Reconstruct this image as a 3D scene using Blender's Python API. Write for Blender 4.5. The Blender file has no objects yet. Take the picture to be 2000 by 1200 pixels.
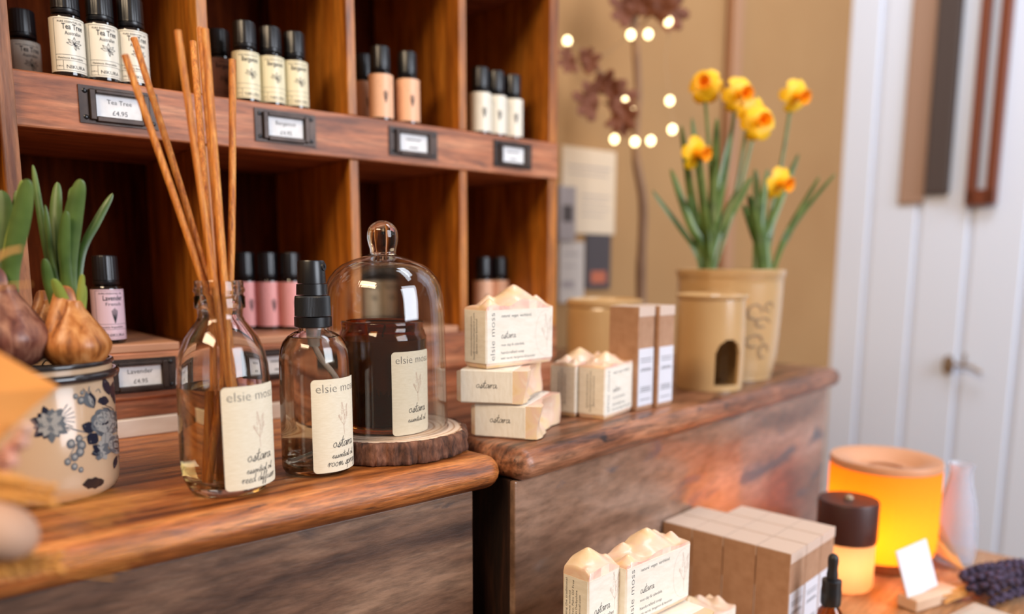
import bpy, bmesh, math, random
from mathutils import Vector, Matrix
R = random.Random(7)
PI = math.pi
rad = math.radians
# ------------------------------------------------------------------ camera
EYE = 1.14                                   # eye height; counter top is at 1.00
F, CX, CY = 1520.0, 1000.0, 742.0            # focal length and principal point, 2000x1200 frame
PT, RL = rad(8.38), rad(0.18)
YP, YL, YR = rad(50.2), rad(49.7), rad(42.0) # headings of shelf unit, left and right counters
fw = Vector((0, math.cos(PT), -math.sin(PT))); up0 = Vector((0, math.sin(PT), math.cos(PT)))
RT = Vector((1, 0, 0))*math.cos(RL) + up0*math.sin(RL)
UP = up0*math.cos(RL) - Vector((1, 0, 0))*math.sin(RL)
sc = bpy.context.scene
C = sc.collection
cam_d = bpy.data.cameras.new('camera'); cam = bpy.data.objects.new('camera', cam_d); C.objects.link(cam)
m3 = Matrix((RT, UP, -fw)).transposed()
cam.matrix_world = Matrix.Translation((0, 0, EYE)) @ m3.to_4x4()
cam_d.sensor_width = 36; cam_d.lens = F/2000*36; cam_d.shift_y = (CY-600)/2000
cam_d.clip_start = 0.02; cam_d.clip_end = 50
cam_d.dof.use_dof = True; cam_d.dof.focus_distance = 0.54; cam_d.dof.aperture_fstop = 2.7
sc.camera = cam
# ------------------------------------------------------------------ light
sc.view_settings.view_transform = 'Standard'; sc.view_settings.look = 'None'
sc.view_settings.gamma = 1; sc.view_settings.exposure = 0.0
w = bpy.data.worlds.new('world'); sc.world = w; w.use_nodes = True
bg = w.node_tree.nodes['Background']; bg.inputs[0].default_value = (1.0, 0.80, 0.62, 1); bg.inputs[1].default_value = 0.17
def area(name, loc, target, sx, sy, power, col):
    d = bpy.data.lights.new(name, 'AREA'); d.shape = 'RECTANGLE'; d.size = sx; d.size_y = sy; d.energy = power; d.color = col
    o = bpy.data.objects.new(name, d); C.objects.link(o); o.location = loc
    o.rotation_euler = (Vector(target)-Vector(loc)).to_track_quat('-Z', 'Y').to_euler(); return o
area('window_light', (1.75, -0.35, 1.75), (0.1, 0.8, 1.0), 1.1, 1.3, 54, (0.84, 0.90, 1.0))
area('ceiling_light_front', (-0.75, -0.55, 2.35), (0.0, 0.75, 1.05), 1.0, 0.35, 30, (1.0, 0.76, 0.50))
area('wall_fill_light', (0.62, 0.9, 2.5), (1.05, 1.7, 1.1), 0.8, 0.5, 13, (0.82, 0.90, 1.0))  # fill added to brighten the white wall, no ceiling fitting there
cy_ = sc.cycles
try:
    cy_.use_denoising = True; cy_.max_bounces = 14; cy_.transmission_bounces = 14; cy_.transparent_max_bounces = 12
    cy_.glossy_bounces = 6; cy_.diffuse_bounces = 4; cy_.sample_clamp_indirect = 6; cy_.blur_glossy = 0.5
except Exception: pass

# ------------------------------------------------------------------ survey helpers (positions on real planes)
def ray(x, y): return RT*((x-CX)/F) + UP*((CY-y)/F) + fw
def onz(x, y, z):                            # world point where that sight line meets height z (relative to the eye)
    d = ray(x, y); return d*(z/d.z) + Vector((0, 0, EYE))
def atd(x, y, dep): return ray(x, y)*dep + Vector((0, 0, EYE))
def depth(P): return (Vector(P)-Vector((0, 0, EYE))).dot(fw)
def U(a): return Vector((math.sin(a), math.cos(a), 0))
def N(a): return Vector((math.cos(a), -math.sin(a), 0))   # toward the front
def onplane(x, y, P0, n):
    d = ray(x, y); e = Vector((0, 0, EYE)); return e + d*((P0-e).dot(n)/d.dot(n))
def stand(px, py, r, z):                     # centre of a round thing of radius r whose front foot is seen at px,py
    g = onz(px, py, z); h = Vector((g.x, g.y, 0)).normalized(); return g + h*r
def zat(Cc, y):                              # height above eye level, at the axis of a thing, seen at image row y
    lo, hi = -1.0, 1.0
    for _ in range(40):
        m = (lo+hi)/2; P = Vector((Cc.x, Cc.y, m)); c = P.dot(UP)/P.dot(fw)
        if CY-F*c > y: lo = m
        else: hi = m
    return (lo+hi)/2
def prof(Cc, rows):                          # (row, half width in px) -> (radius, local height)
    out = []
    for y, hw in rows:
        z = zat(Cc, y); P = Vector((Cc.x, Cc.y, z)); d = P.dot(fw)
        sec = math.hypot(1, P.dot(RT)/d)
        out.append((hw/F*d/sec, z+EYE-Cc.z))
    return out
def face(Cc): return -math.atan2(Cc.x, Cc.y) # rotation that turns local -Y to the eye
ZL, ZR, ZT = -.140, -.136, -.336             # counters and display table relative to the eye

# ------------------------------------------------------------------ materials
def mat(name, col=(.8, .8, .8), rough=.5, **k):
    m = bpy.data.materials.new(name); m.use_nodes = True
    b = m.node_tree.nodes['Principled BSDF']
    b.inputs['Base Color'].default_value = (*col, 1); b.inputs['Roughness'].default_value = rough
    for a, v in k.items():
        b.inputs[{'metal': 'Metallic', 'trans': 'Transmission Weight', 'ior': 'IOR', 'coat': 'Coat Weight', 'sss': 'Subsurface Weight',
                  'es': 'Emission Strength', 'spec': 'Specular IOR Level'}[a]].default_value = v
    return m
def emit(m, col, s):
    b = m.node_tree.nodes['Principled BSDF']; b.inputs['Emission Color'].default_value = (*col, 1); b.inputs['Emission Strength'].default_value = s; return m
def noisy(m, cols, scale=(1, 1, 1), sc_=20, detail=4, bump=0.0, dist=0.0, fine=None, pos=None, bscale=None, bdist=.001, rough=None):
    nt = m.node_tree; b = nt.nodes['Principled BSDF']; L = nt.links
    tc = nt.nodes.new('ShaderNodeTexCoord'); mp = nt.nodes.new('ShaderNodeMapping'); mp.inputs['Scale'].default_value = scale
    L.new(tc.outputs['Object'], mp.inputs[0])
    n = nt.nodes.new('ShaderNodeTexNoise'); n.inputs['Scale'].default_value = sc_; n.inputs['Detail'].default_value = detail; n.inputs['Distortion'].default_value = dist
    L.new(mp.outputs[0], n.inputs['Vector'])
    r = nt.nodes.new('ShaderNodeValToRGB'); e = r.color_ramp.elements
    ps = pos or [.3+.4*i/(len(cols)-1) for i in range(len(cols))]
    e[0].position = ps[0]; e[0].color = (*cols[0], 1); e[1].position = ps[-1]; e[1].color = (*cols[-1], 1)
    for c, p in list(zip(cols, ps))[1:-1]:
        q = e.new(p); q.color = (*c, 1)
    L.new(n.outputs[0], r.inputs[0]); out = r.outputs[0]; hsrc = n.outputs[0]
    if fine:
        n2 = nt.nodes.new('ShaderNodeTexNoise'); n2.inputs['Scale'].default_value = fine[0]; n2.inputs['Detail'].default_value = 6; n2.inputs['Roughness'].default_value = .65
        L.new(mp.outputs[0], n2.inputs['Vector'])
        mr = nt.nodes.new('ShaderNodeMapRange'); mr.inputs[1].default_value = .35; mr.inputs[2].default_value = .62; mr.inputs[3].default_value = fine[1]; mr.inputs[4].default_value = 1
        L.new(n2.outputs[0], mr.inputs[0])
        mx = nt.nodes.new('ShaderNodeMix'); mx.data_type = 'RGBA'; mx.blend_type = 'MULTIPLY'; mx.inputs[0].default_value = 1
        L.new(out, mx.inputs[6]); L.new(mr.outputs[0], mx.inputs[7]); out = mx.outputs[2]; hsrc = n2.outputs[0]
    L.new(out, b.inputs['Base Color'])
    if bump:
        bp = nt.nodes.new('ShaderNodeBump'); bp.inputs['Strength'].default_value = bump; bp.inputs['Distance'].default_value = bdist
        if bscale:
            n3 = nt.nodes.new('ShaderNodeTexNoise'); n3.inputs['Scale'].default_value = bscale; n3.inputs['Detail'].default_value = 3; L.new(mp.outputs[0], n3.inputs['Vector']); hsrc = n3.outputs[0]
        L.new(hsrc, bp.inputs['Height']); L.new(bp.outputs[0], b.inputs['Normal'])
    return m
def wood(name, cols, rough=.45, along=(1, 14, 14), s=9, fine=(38, .45), bump=.35, spots=None, coat=0):
    m = noisy(mat(name, cols[1], rough, coat=coat), cols, along, s, 5, bump, .6, fine)
    if spots:                                # dark knocks and ink stains with a shape of their own
        nt = m.node_tree; b = nt.nodes['Principled BSDF']; L = nt.links
        src = b.inputs['Base Color'].links[0].from_socket
        tc = nt.nodes.new('ShaderNodeTexCoord'); mp = nt.nodes.new('ShaderNodeMapping'); mp.inputs['Scale'].default_value = spots[3] if len(spots) > 3 else (1, 2, 2)
        L.new(tc.outputs['Object'], mp.inputs[0])
        n = nt.nodes.new('ShaderNodeTexNoise'); n.inputs['Scale'].default_value = spots[0]; n.inputs['Detail'].default_value = 5; n.inputs['Distortion'].default_value = .8; L.new(mp.outputs[0], n.inputs['Vector'])
        mr = nt.nodes.new('ShaderNodeMapRange'); mr.inputs[1].default_value = spots[1]; mr.inputs[2].default_value = spots[1]+.08
        L.new(n.outputs[0], mr.inputs[0])
        mx = nt.nodes.new('ShaderNodeMix'); mx.data_type = 'RGBA'; L.new(mr.outputs[0], mx.inputs[0]); L.new(src, mx.inputs[6]); mx.inputs[7].default_value = (*spots[2], 1)
        L.new(mx.outputs[2], b.inputs['Base Color'])
    return m
M = {}
M['shelf'] = wood('shelf_pine', [(.22, .060, .020), (.48, .155, .058), (.66, .27, .125)], .5, (1, 9, 9), 8, (30, .5), .3, (26, .68, (.04, .015, .01)))
M['divider'] = wood('divider_pine', [(.22, .055, .006), (.48, .15, .012), (.62, .23, .03)], .45, (8, 8, .9), 8, (26, .55), .2)
M['backing'] = wood('backing_board', [(.04, .005, .001), (.10, .016, .002), (.15, .028, .004)], .85, (9, 9, .8), 8, (30, .55), .2)  # same wood as the unit, its colour darkened for the shaded recess
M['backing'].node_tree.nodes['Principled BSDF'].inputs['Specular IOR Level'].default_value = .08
M['counter'] = wood('counter_top_wood', [(.14, .034, .009), (.52, .155, .036), (.78, .30, .085)], .30, (1, 12, 12), 7, (60, .38), .5, (30, .64, (.05, .02, .012), (.6, 3, 3)))
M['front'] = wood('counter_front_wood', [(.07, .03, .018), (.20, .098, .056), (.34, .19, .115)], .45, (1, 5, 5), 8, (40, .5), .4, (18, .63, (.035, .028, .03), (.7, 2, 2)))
M['table'] = wood('table_wood', [(.30, .13, .05), (.48, .23, .10), (.62, .34, .17)], .35, (1, 8, 8), 7, (30, .6), .2)
M['bark'] = wood('bark', [(.035, .014, .008), (.17, .062, .03), (.30, .13, .075)], .85, (3, 3, 1), 60, (90, .45), 1.0)
M['pale_wood'] = noisy(mat('pale_cut_wood', rough=.6), [(.55, .33, .20), (.78, .58, .42)], (1, 1, 1), 12, 3)
M['reed'] = wood('reed_rattan', [(.40, .10, .012), (.74, .24, .030), (.90, .40, .09)], .5, (20, 20, .6), 30, (110, .55), .4)
M['black'] = mat('black_plastic', (.008, .008, .010), .32)
M['black_matt'] = mat('black_rubber', (.010, .010, .012), .5)
M['amber_dark'] = mat('dark_glass', (.012, .007, .006), .06, coat=.6)
M['holder'] = noisy(mat('aged_bronze', rough=.42, metal=.55), [(.02, .012, .010), (.065, .040, .030)], sc_=60, bump=.15)
M['paper'] = noisy(mat('card_paper', rough=.9), [(.80, .79, .80), (.90, .89, .90)], (1, 1, 1), 160, 3, .5, bdist=.0006)
M['label'] = noisy(mat('cream_label_paper', rough=.65), [(.76, .65, .47), (.82, .72, .55)], (1, 1, 6), 240, 2, .08)
M['oil_label'] = mat('pale_label_paper', (.80, .74, .62), .38)
M['oil_label_cream'] = mat('cream_oil_label', (.83, .74, .50), .38)
M['oil_label_pink'] = mat('pink_oil_label', (.82, .36, .34), .45)
M['oil_label_peach'] = mat('peach_oil_label', (.85, .47, .28), .45)
M['oil_label_lilac'] = mat('lilac_oil_label', (.70, .50, .56), .4)
M['oil_label_shade'] = mat('shaded_oil_label', (.45, .22, .14), .5)  # cream bergamot label darkened; the shade is in its colour
M['oil_label_yellow'] = mat('buff_oil_label', (.90, .70, .42), .4)
M['ink'] = mat('black_ink', (.02, .02, .025), .7)
M['grey_ink'] = mat('grey_ink', (.085, .08, .085), .7)
M['pale_ink'] = mat('pale_ink', (.62, .42, .33), .7)
M['glass'] = mat('clear_glass', (.97, .98, .97), 0.0, trans=1, ior=1.47)
def thin_glass(name, tint=(.975, .975, .97)):
    m = bpy.data.materials.new(name); m.use_nodes = True; nt = m.node_tree; nt.nodes.remove(nt.nodes['Principled BSDF'])
    a = nt.nodes.new('ShaderNodeBsdfTransparent'); a.inputs[0].default_value = (*tint, 1); g = nt.nodes.new('ShaderNodeBsdfGlossy'); g.inputs['Roughness'].default_value = .0; lw = nt.nodes.new('ShaderNodeLayerWeight'); pw = nt.nodes.new('ShaderNodeMath'); pw.operation = 'POWER'; pw.inputs[1].default_value = 3.2; f = nt.nodes.new('ShaderNodeMath'); f.operation = 'MULTIPLY_ADD'; f.inputs[1].default_value = .85; f.inputs[2].default_value = .055; nt.links.new(lw.outputs['Facing'], pw.inputs[0]); nt.links.new(pw.outputs[0], f.inputs[0]); x = nt.nodes.new('ShaderNodeMixShader')
    nt.links.new(f.outputs[0], x.inputs[0]); nt.links.new(a.outputs[0], x.inputs[1]); nt.links.new(g.outputs[0], x.inputs[2]); nt.links.new(x.outputs[0], nt.nodes['Material Output'].inputs[0]); return m
M['thin_glass'] = thin_glass('thin_clear_glass')
M['amber'] = mat('amber_glass', (.42, .13, .02), 0.0, trans=1, ior=1.5)
M['oil'] = mat('diffuser_oil', (.90, .72, .42), 0.0, trans=1, ior=1.38)
M['water'] = mat('spray_liquid', (.95, .88, .74), 0.0, trans=1, ior=1.34)
M['clear_plastic'] = mat('clear_plastic_tube', (.92, .92, .92), .12, trans=.7, ior=1.4)
M['wax'] = mat('dark_wax', (.10, .035, .012), .4)
M['cream_wax'] = mat('cream_wax', (.9, .62, .38), .5, sss=.0)
M['soap'] = noisy(mat('soap', rough=.32, coat=.25), [(.76, .50, .25), (.80, .58, .36), (.78, .52, .38), (.83, .66, .50)], (1, 1, 1), 42, 3, .15, 1.0, bscale=180)
M['soap_pink'] = noisy(mat('pink_soap_cut', rough=.35, coat=.2), [(.82, .66, .50), (.82, .58, .46), (.78, .36, .30)], (1, 1, 1), 60, 3, .1, 1.2, pos=[.3, .52, .78])
M['sleeve'] = noisy(mat('soap_sleeve_paper', rough=.85), [(.77, .70, .59), (.83, .77, .67)], (1, 1, 3), 110, 3, .5, bdist=.0006)
M['kraft'] = noisy(mat('kraft_card', rough=.8), [(.36, .19, .105), (.44, .25, .15)], (1, 1, 1), 90, 3, .1)
M['kraft_pale'] = mat('kraft_lid', (.62, .47, .38), .6)
M['white_label'] = mat('white_label', (.68, .68, .74), .6)
M['cream'] = noisy(mat('cream_stoneware', rough=.22, coat=.3), [(.47, .29, .13), (.55, .355, .17)], sc_=8)
M['dark'] = mat('dark_hollow', (.05, .04, .03), .8)
M['enamel'] = noisy(mat('cream_enamel', rough=.22, coat=.25), [(.50, .32, .19), (.56, .38, .235)], sc_=15)
M['enamel_rim'] = mat('black_enamel', (.02, .018, .02), .15, coat=.5)
M['blue_dark'] = mat('dark_blue_print', (.012, .015, .03), .3)
M['blue_mid'] = mat('slate_blue_print', (.12, .13, .14), .3)
M['blue_pale'] = mat('pale_blue_print', (.34, .32, .29), .3)
M['leaf'] = noisy(mat('daffodil_leaf', rough=.4), [(.035, .075, .012), (.08, .14, .028), (.14, .20, .05)], (1, 1, 1), 30, 3, .1)
M['leaf_pale'] = noisy(mat('young_leaf', rough=.4), [(.20, .30, .05), (.42, .46, .10)], (1, 1, .4), 40, 3)
M['bulb'] = noisy(mat('bulb_skin', rough=.4), [(.12, .028, .008), (.42, .14, .03), (.60, .27, .09)], (1, 1, .10), 200, 3, .3, .4)
M['bulb_dark'] = noisy(mat('purple_bulb_skin', rough=.4), [(.04, .010, .008), (.15, .045, .028), (.34, .15, .09)], (1, 1, .12), 150, 3, .3, .4)
M['soil'] = mat('dark_moss', (.02, .012, .008), .9)
M['petal'] = mat('yellow_petal', (.92, .52, .0), .5)
M['trumpet'] = mat('orange_trumpet', (.95, .36, .0), .5)
M['wheat'] = mat('wheat', (.66, .30, .07), .6)
M['orange_paper'] = noisy(mat('orange_dried_leaf', rough=.6), [(.62, .20, .025), (.72, .28, .05)], sc_=12)
M['blossom'] = noisy(mat('dried_blossom', rough=.7), [(.60, .40, .30), (.66, .26, .20)], sc_=50)
M['pod'] = mat('dried_pod', (.50, .30, .20), .7)
M['maple'] = mat('dried_brown_leaf', (.16, .045, .015), .7)
M['twig'] = noisy(mat('twig_bark', rough=.8), [(.16, .08, .04), (.27, .15, .08)], (1, 1, .3), 40)
M['bulb_light'] = emit(mat('warm_led', (.9, .8, .6), .4), (1.0, .78, .38), 5.5)
M['wall_beige'] = noisy(mat('beige_plaster', rough=.9), [(.33, .17, .062), (.375, .205, .080)], (1, 1, 1), 3, 3)
M['wall_white'] = mat('white_paint', (.74, .82, .97), .5)
M['white_paint'] = noisy(mat('chipped_white_paint', rough=.5), [(.66, .55, .48), (.76, .68, .62)], (2, 8, 8), 12)
M['floor'] = wood('floor_boards', [(.10, .05, .03), (.18, .09, .05), (.25, .14, .08)], .5, (1, 8, 8), 4)
M['copper'] = mat('copper_brown_metal', (.22, .07, .04), .35, metal=.5)
M['dark_brown'] = mat('dark_brown_fabric', (.07, .05, .045), .8)
M['brown_soft'] = mat('tan_fabric', (.38, .24, .17), .8)
M['brass'] = mat('aged_brass', (.35, .26, .18), .4, metal=.6)
M['dark_lid'] = mat('dark_wood_lid', (.045, .012, .010), .45)
M['peach_lid'] = mat('peach_wood_lid', (.62, .30, .16), .45)
M['walnut'] = mat('walnut_base', (.25, .09, .03), .5)
M['lavender'] = noisy(mat('dried_lavender', rough=.9), [(.02, .012, .03), (.075, .05, .10)], sc_=90)
M['poster'] = mat('cream_card', (.66, .50, .34), .7)
M['poster_grey'] = mat('grey_print', (.32, .26, .24), .7)
M['black_box'] = mat('black_print', (.05, .035, .035), .5)
M['red_print'] = mat('rust_print', (.42, .10, .04), .6)

# ------------------------------------------------------------------ mesh helpers
def BM(): return bmesh.new()
def link(name, bm, mats, parent=None, smooth=False, loc=None, rz=0, sharp=None):
    me = bpy.data.meshes.new(name); bmesh.ops.recalc_face_normals(bm, faces=bm.faces[:]) if not getattr(bm, 'keep', 0) else None
    bm.to_mesh(me); bm.free()
    for x in (mats if isinstance(mats, (list, tuple)) else [mats]): me.materials.append(M[x] if isinstance(x, str) else x)
    if smooth:
        for p in me.polygons: p.use_smooth = True
        try: me.set_sharp_from_angle(angle=rad(sharp or 38))
        except Exception: pass
    o = bpy.data.objects.new(name, me); C.objects.link(o); o.parent = parent
    if loc is not None: o.location = loc
    if rz: o.rotation_euler = (0, 0, rz)
    return o
def tag(o, label=None, cat=None, group=None, kind=None):
    if label: o['label'] = label
    if cat: o['category'] = cat
    if group: o['group'] = group
    if kind: o['kind'] = kind
    return o
def thing(name, label, cat, loc, rz=0, group=None):
    o = bpy.data.objects.new(name, None); C.objects.link(o); o.empty_display_size = .02
    o.location = loc; o.rotation_euler = (0, 0, rz); return tag(o, label, cat, group)
def struct(name, bm, m, **k): return tag(link(name, bm, m, **k), kind='structure')
def dup(root, loc=None, rz=None, label=None, group=None):
    r = root.copy(); C.objects.link(r)
    if loc is not None: r.location = loc
    if rz is not None: r.rotation_euler = (0, 0, rz)
    if label: r['label'] = label
    if group: r['group'] = group
    for ch in list(root.children):
        c = ch.copy(); C.objects.link(c); c.parent = r
        for g in list(ch.children):
            d = g.copy(); C.objects.link(d); d.parent = c
    return r
def box(bm, x0, x1, y0, y1, z0, z1, mi=0, bev=0, seg=2, mx=None):
    r = bmesh.ops.create_cube(bm, size=1); vs = r['verts']
    for v in vs: v.co = Vector(((x0+x1)/2+v.co.x*(x1-x0), (y0+y1)/2+v.co.y*(y1-y0), (z0+z1)/2+v.co.z*(z1-z0)))
    fs = list({f for v in vs for f in v.link_faces})
    if bev:
        q = bmesh.ops.bevel(bm, geom=list({e for v in vs for e in v.link_edges}), offset=bev, segments=seg, profile=.5, affect='EDGES')
        vs = list({v for f in q['faces'] for v in f.verts} | {v for v in vs if v.is_valid}); fs = list({f for v in vs for f in v.link_faces})
    for f in fs: f.material_index = mi
    if mx is not None:
        for v in vs: v.co = mx @ v.co
    return vs
def lathe(bm, pr, n=48, mi=0, mx=None, rfun=None):
    rings = []
    for r, z in pr:
        if r < 1e-6: rings.append([bm.verts.new((0, 0, z))])
        else: rings.append([bm.verts.new(((r*(rfun(2*PI*k/n, z) if rfun else 1))*math.cos(2*PI*k/n), (r*(rfun(2*PI*k/n, z) if rfun else 1))*math.sin(2*PI*k/n), z)) for k in range(n)])
    for a, b in zip(rings, rings[1:]):
        for k in range(n):
            j = (k+1) % n
            if len(a) == 1 and len(b) == 1: continue
            if len(a) == 1: f = bm.faces.new((a[0], b[j], b[k]))
            elif len(b) == 1: f = bm.faces.new((a[k], a[j], b[0]))
            else: f = bm.faces.new((a[k], a[j], b[j], b[k]))
            f.material_index = mi
    if mx is not None:
        for ring in rings:
            for v in ring: v.co = mx @ v.co
    return rings
def smoothprof(pts, n=5):                    # Catmull-Rom through profile points
    out = []
    for i in range(len(pts)-1):
        p0, p1, p2, p3 = pts[max(i-1, 0)], pts[i], pts[i+1], pts[min(i+2, len(pts)-1)]
        for k in range(n):
            t = k/n
            out.append(tuple(.5*((2*p1[j])+(-p0[j]+p2[j])*t+(2*p0[j]-5*p1[j]+4*p2[j]-p3[j])*t*t+(-p0[j]+3*p1[j]-3*p2[j]+p3[j])*t**3) for j in range(len(p1))))
    out.append(tuple(pts[-1])); return out
def tube(bm, pts, rs, n=8, mi=0, flat=1.0, ref=None):
    pts = [Vector(p) for p in pts]
    if not isinstance(rs, (list, tuple)): rs = [rs]*len(pts)
    nrm = Vector(ref) if ref is not None else Vector((.31, .52, .79)); rings = []
    for i, p in enumerate(pts):
        t = (pts[min(i+1, len(pts)-1)]-pts[max(i-1, 0)]).normalized()
        nrm = (nrm-t*nrm.dot(t)).normalized(); b = t.cross(nrm)
        rings.append([bm.verts.new(p+(nrm*math.cos(2*PI*k/n)*flat+b*math.sin(2*PI*k/n))*rs[i]) for k in range(n)])
    for a, b in zip(rings, rings[1:]):
        for k in range(n): bm.faces.new((a[k], a[(k+1) % n], b[(k+1) % n], b[k])).material_index = mi
    bm.faces.new(rings[0][::-1]).material_index = mi; bm.faces.new(rings[-1]).material_index = mi
def blob(bm, c, r, s=(1, 1, 1), sub=2, mi=0, rot=None):
    q = bmesh.ops.create_icosphere(bm, subdivisions=sub, radius=1)
    for v in q['verts']:
        p = Vector((v.co.x*s[0]*r, v.co.y*s[1]*r, v.co.z*s[2]*r))
        if rot is not None: p = rot @ p
        v.co = Vector(c)+p
    for f in {f for v in q['verts'] for f in v.link_faces}: f.material_index = mi
def poly(bm, pts, mapf, off=0, mi=0):
    c = mapf(sum(p[0] for p in pts)/len(pts), sum(p[1] for p in pts)/len(pts), off); cv = bm.verts.new(c)
    vs = [bm.verts.new(mapf(p[0], p[1], off)) for p in pts]
    for a, b in zip(vs, vs[1:]+vs[:1]): bm.faces.new((cv, a, b)).material_index = mi
def stroke(bm, pts, wd, mapf, off=0, mi=0, sm=4):
    if len(pts) > 2 and sm: pts = smoothprof([tuple(p[:2]) for p in pts], sm)
    L_, R_ = [], []
    for i, p in enumerate(pts):
        a, b = pts[max(i-1, 0)], pts[min(i+1, len(pts)-1)]; dx, dy = b[0]-a[0], b[1]-a[1]; l = math.hypot(dx, dy) or 1
        nx, ny = -dy/l*wd/2, dx/l*wd/2
        L_.append(bm.verts.new(mapf(p[0]+nx, p[1]+ny, off))); R_.append(bm.verts.new(mapf(p[0]-nx, p[1]-ny, off)))
    for i in range(len(pts)-1): bm.faces.new((L_[i], R_[i], R_[i+1], L_[i+1])).material_index = mi
_tc = {}
def textgeo(s, bold=0.0):
    if (s, bold) in _tc: return _tc[(s, bold)]
    cu = bpy.data.curves.new('t', 'FONT'); cu.body = s; cu.resolution_u = 2; cu.offset = bold; cu.size = 1
    o = bpy.data.objects.new('t', cu); C.objects.link(o); me = bpy.data.meshes.new_from_object(o)
    V = [(v.co.x, v.co.y) for v in me.vertices]; P = [tuple(p.vertices) for p in me.polygons]
    bpy.data.objects.remove(o); bpy.data.curves.remove(cu); bpy.data.meshes.remove(me)
    xs = [v[0] for v in V]; x0, x1 = min(xs), max(xs)
    _tc[(s, bold)] = (V, P, x0, x1); return _tc[(s, bold)]
def text(bm, s, x, y, width, mapf, off, mi=1, h=None, bold=0.0, rot=0, align='c'):
    V, P, x0, x1 = textgeo(s, bold); sx = width/(x1-x0); sy = h or sx
    vs = []
    for a, b in V:
        p = (a-x0)*sx - (width/2 if align == 'c' else 0); q = b*sy
        if rot: p, q = p*math.cos(rot)-q*math.sin(rot), p*math.sin(rot)+q*math.cos(rot)
        vs.append(bm.verts.new(mapf(x+p, y+q, off)))
    for f in P:
        try: bm.faces.new([vs[i] for i in f]).material_index = mi
        except ValueError: pass
# single-stroke handwriting, x-height = 1
GL = {
 'o': (1.0, [[(.50, 1.0), (.12, .80), (.05, .35), (.35, .0), (.70, .25), (.72, .75), (.48, 1.03), (.36, .92)]]),
 's': (.8, [[(-.1, .1), (.3, .5), (.5, 1.05), (.55, .6), (.75, .25), (.5, -.05), (.1, .05), (.35, .12), (.9, .25)]]),
 't': (.8, [[(-.1, .2), (.3, 1.0), (.45, 2.2), (.35, 1.0), (.35, .1), (.6, .0), (.95, .3)], [(-.15, 1.25), (.9, 1.4)]]),
 'a': (1.15, [[(.85, .85), (.45, 1.0), (.08, .55), (.22, .02), (.55, .15), (.84, .75), (.90, 1.0), (.86, .25), (1.0, .0), (1.25, .35)]]),
 'r': (.9, [[(-.05, .3), (.2, 1.05), (.35, .7), (.3, .0), (.4, .6), (.7, 1.0), (.95, .85)]]),
 'e': (.85, [[(-.1, .25), (.35, .5), (.65, .8), (.45, 1.05), (.12, .6), (.25, .05), (.6, .05), (.95, .4)]]),
 'n': (1.1, [[(-.05, .4), (.15, 1.0), (.2, .0), (.3, .6), (.6, 1.0), (.75, .6), (.75, .1), (.95, .0), (1.2, .4)]]),
 'i': (.55, [[(-.1, .3), (.2, 1.0), (.2, .15), (.4, .0), (.65, .35)], [(.2, 1.4), (.28, 1.55)]]),
 'l': (.6, [[(-.1, .3), (.35, 1.5), (.35, 2.2), (.15, 1.6), (.15, .2), (.35, .0), (.7, .4)]]),
 'u': (1.1, [[(-.1, .6), (.1, 1.0), (.1, .3), (.35, .0), (.7, .3), (.8, 1.0), (.8, .2), (1.0, .0), (1.2, .4)]]),
 'm': (1.5, [[(0, .6), (.1, 1.0), (.15, .0), (.3, .8), (.5, 1.0), (.6, .0), (.75, .8), (1.0, 1.0), (1.1, .2), (1.25, .0), (1.6, .4)]]),
 'p': (1.0, [[(0, .6), (.15, 1.0), (.1, -1.1)], [(.12, .5), (.4, 1.0), (.75, .7), (.6, .1), (.2, .1), (.6, .0), (1.1, .4)]]),
 'y': (1.0, [[(-.1, .7), (.1, 1.0), (.2, .3), (.5, .2), (.8, 1.0), (.7, -.6), (.3, -1.1), (.1, -.6), (1.0, .3)]]),
 'd': (1.1, [[(.8, .8), (.4, 1.0), (.05, .5), (.25, .0), (.65, .3), (.85, 1.2), (.9, 2.2), (.8, .8), (.85, .1), (1.25, .4)]]),
 'f': (.8, [[(-.1, .3), (.4, 1.6), (.4, 2.2), (.2, 1.8), (.2, -.9), (.0, -1.0), (.1, -.3), (.85, .4)]]),
 'c': (.8, [[(.7, .85), (.4, 1.0), (.05, .5), (.3, .0), (.95, .4)]]),
 'w': (1.3, [[(-.1, .7), (.1, .9), (.2, .1), (.5, .2), (.6, .8), (.7, .1), (1.0, .2), (1.1, 1.0), (1.4, .8)]]),
 ' ': (.7, [])}
def script(bm, s, x, y, width, mapf, off, mi=1, wd=.16):
    tot = sum(GL[c][0] for c in s); k = width/tot; cx = x-width/2
    for c in s:
        a, st = GL[c]
        for pl in st: stroke(bm, [(cx+(p[0]+p[1]*.18)*k, y+p[1]*k) for p in pl], wd*k, mapf, off, mi, 3)
        cx += a*k
def sprig(bm, x, y, h, mapf, off, mi):       # fine line drawing of a flowering stem
    k = h
    S = lambda pts, w=.008: stroke(bm, [(x+a*k, y+b*k) for a, b in pts], w*k, mapf, off, mi, 3)
    S([(.02, -.5), (.0, -.2), (.03, .1), (-.02, .35), (-.05, .5)]); S([(0, -.22), (.12, 0), (.16, .25), (.13, .42)]); S([(0, -.2), (-.13, -.02), (-.2, .14)])
    for cx_, cy_2, r in ((-.05, .38, .05), (.13, .32, .05), (.05, .2, .06), (-.06, .22, .05), (.16, .14, .06), (.06, .05, .05), (-.18, .1, .04), (-.1, .03, .04), (.17, .42, .03), (-.06, .5, .03)):
        S([(cx_+r*.6*math.cos(t*PI/4), cy_2+r*1.3*math.sin(t*PI/4)) for t in range(9)], .007)
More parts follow.
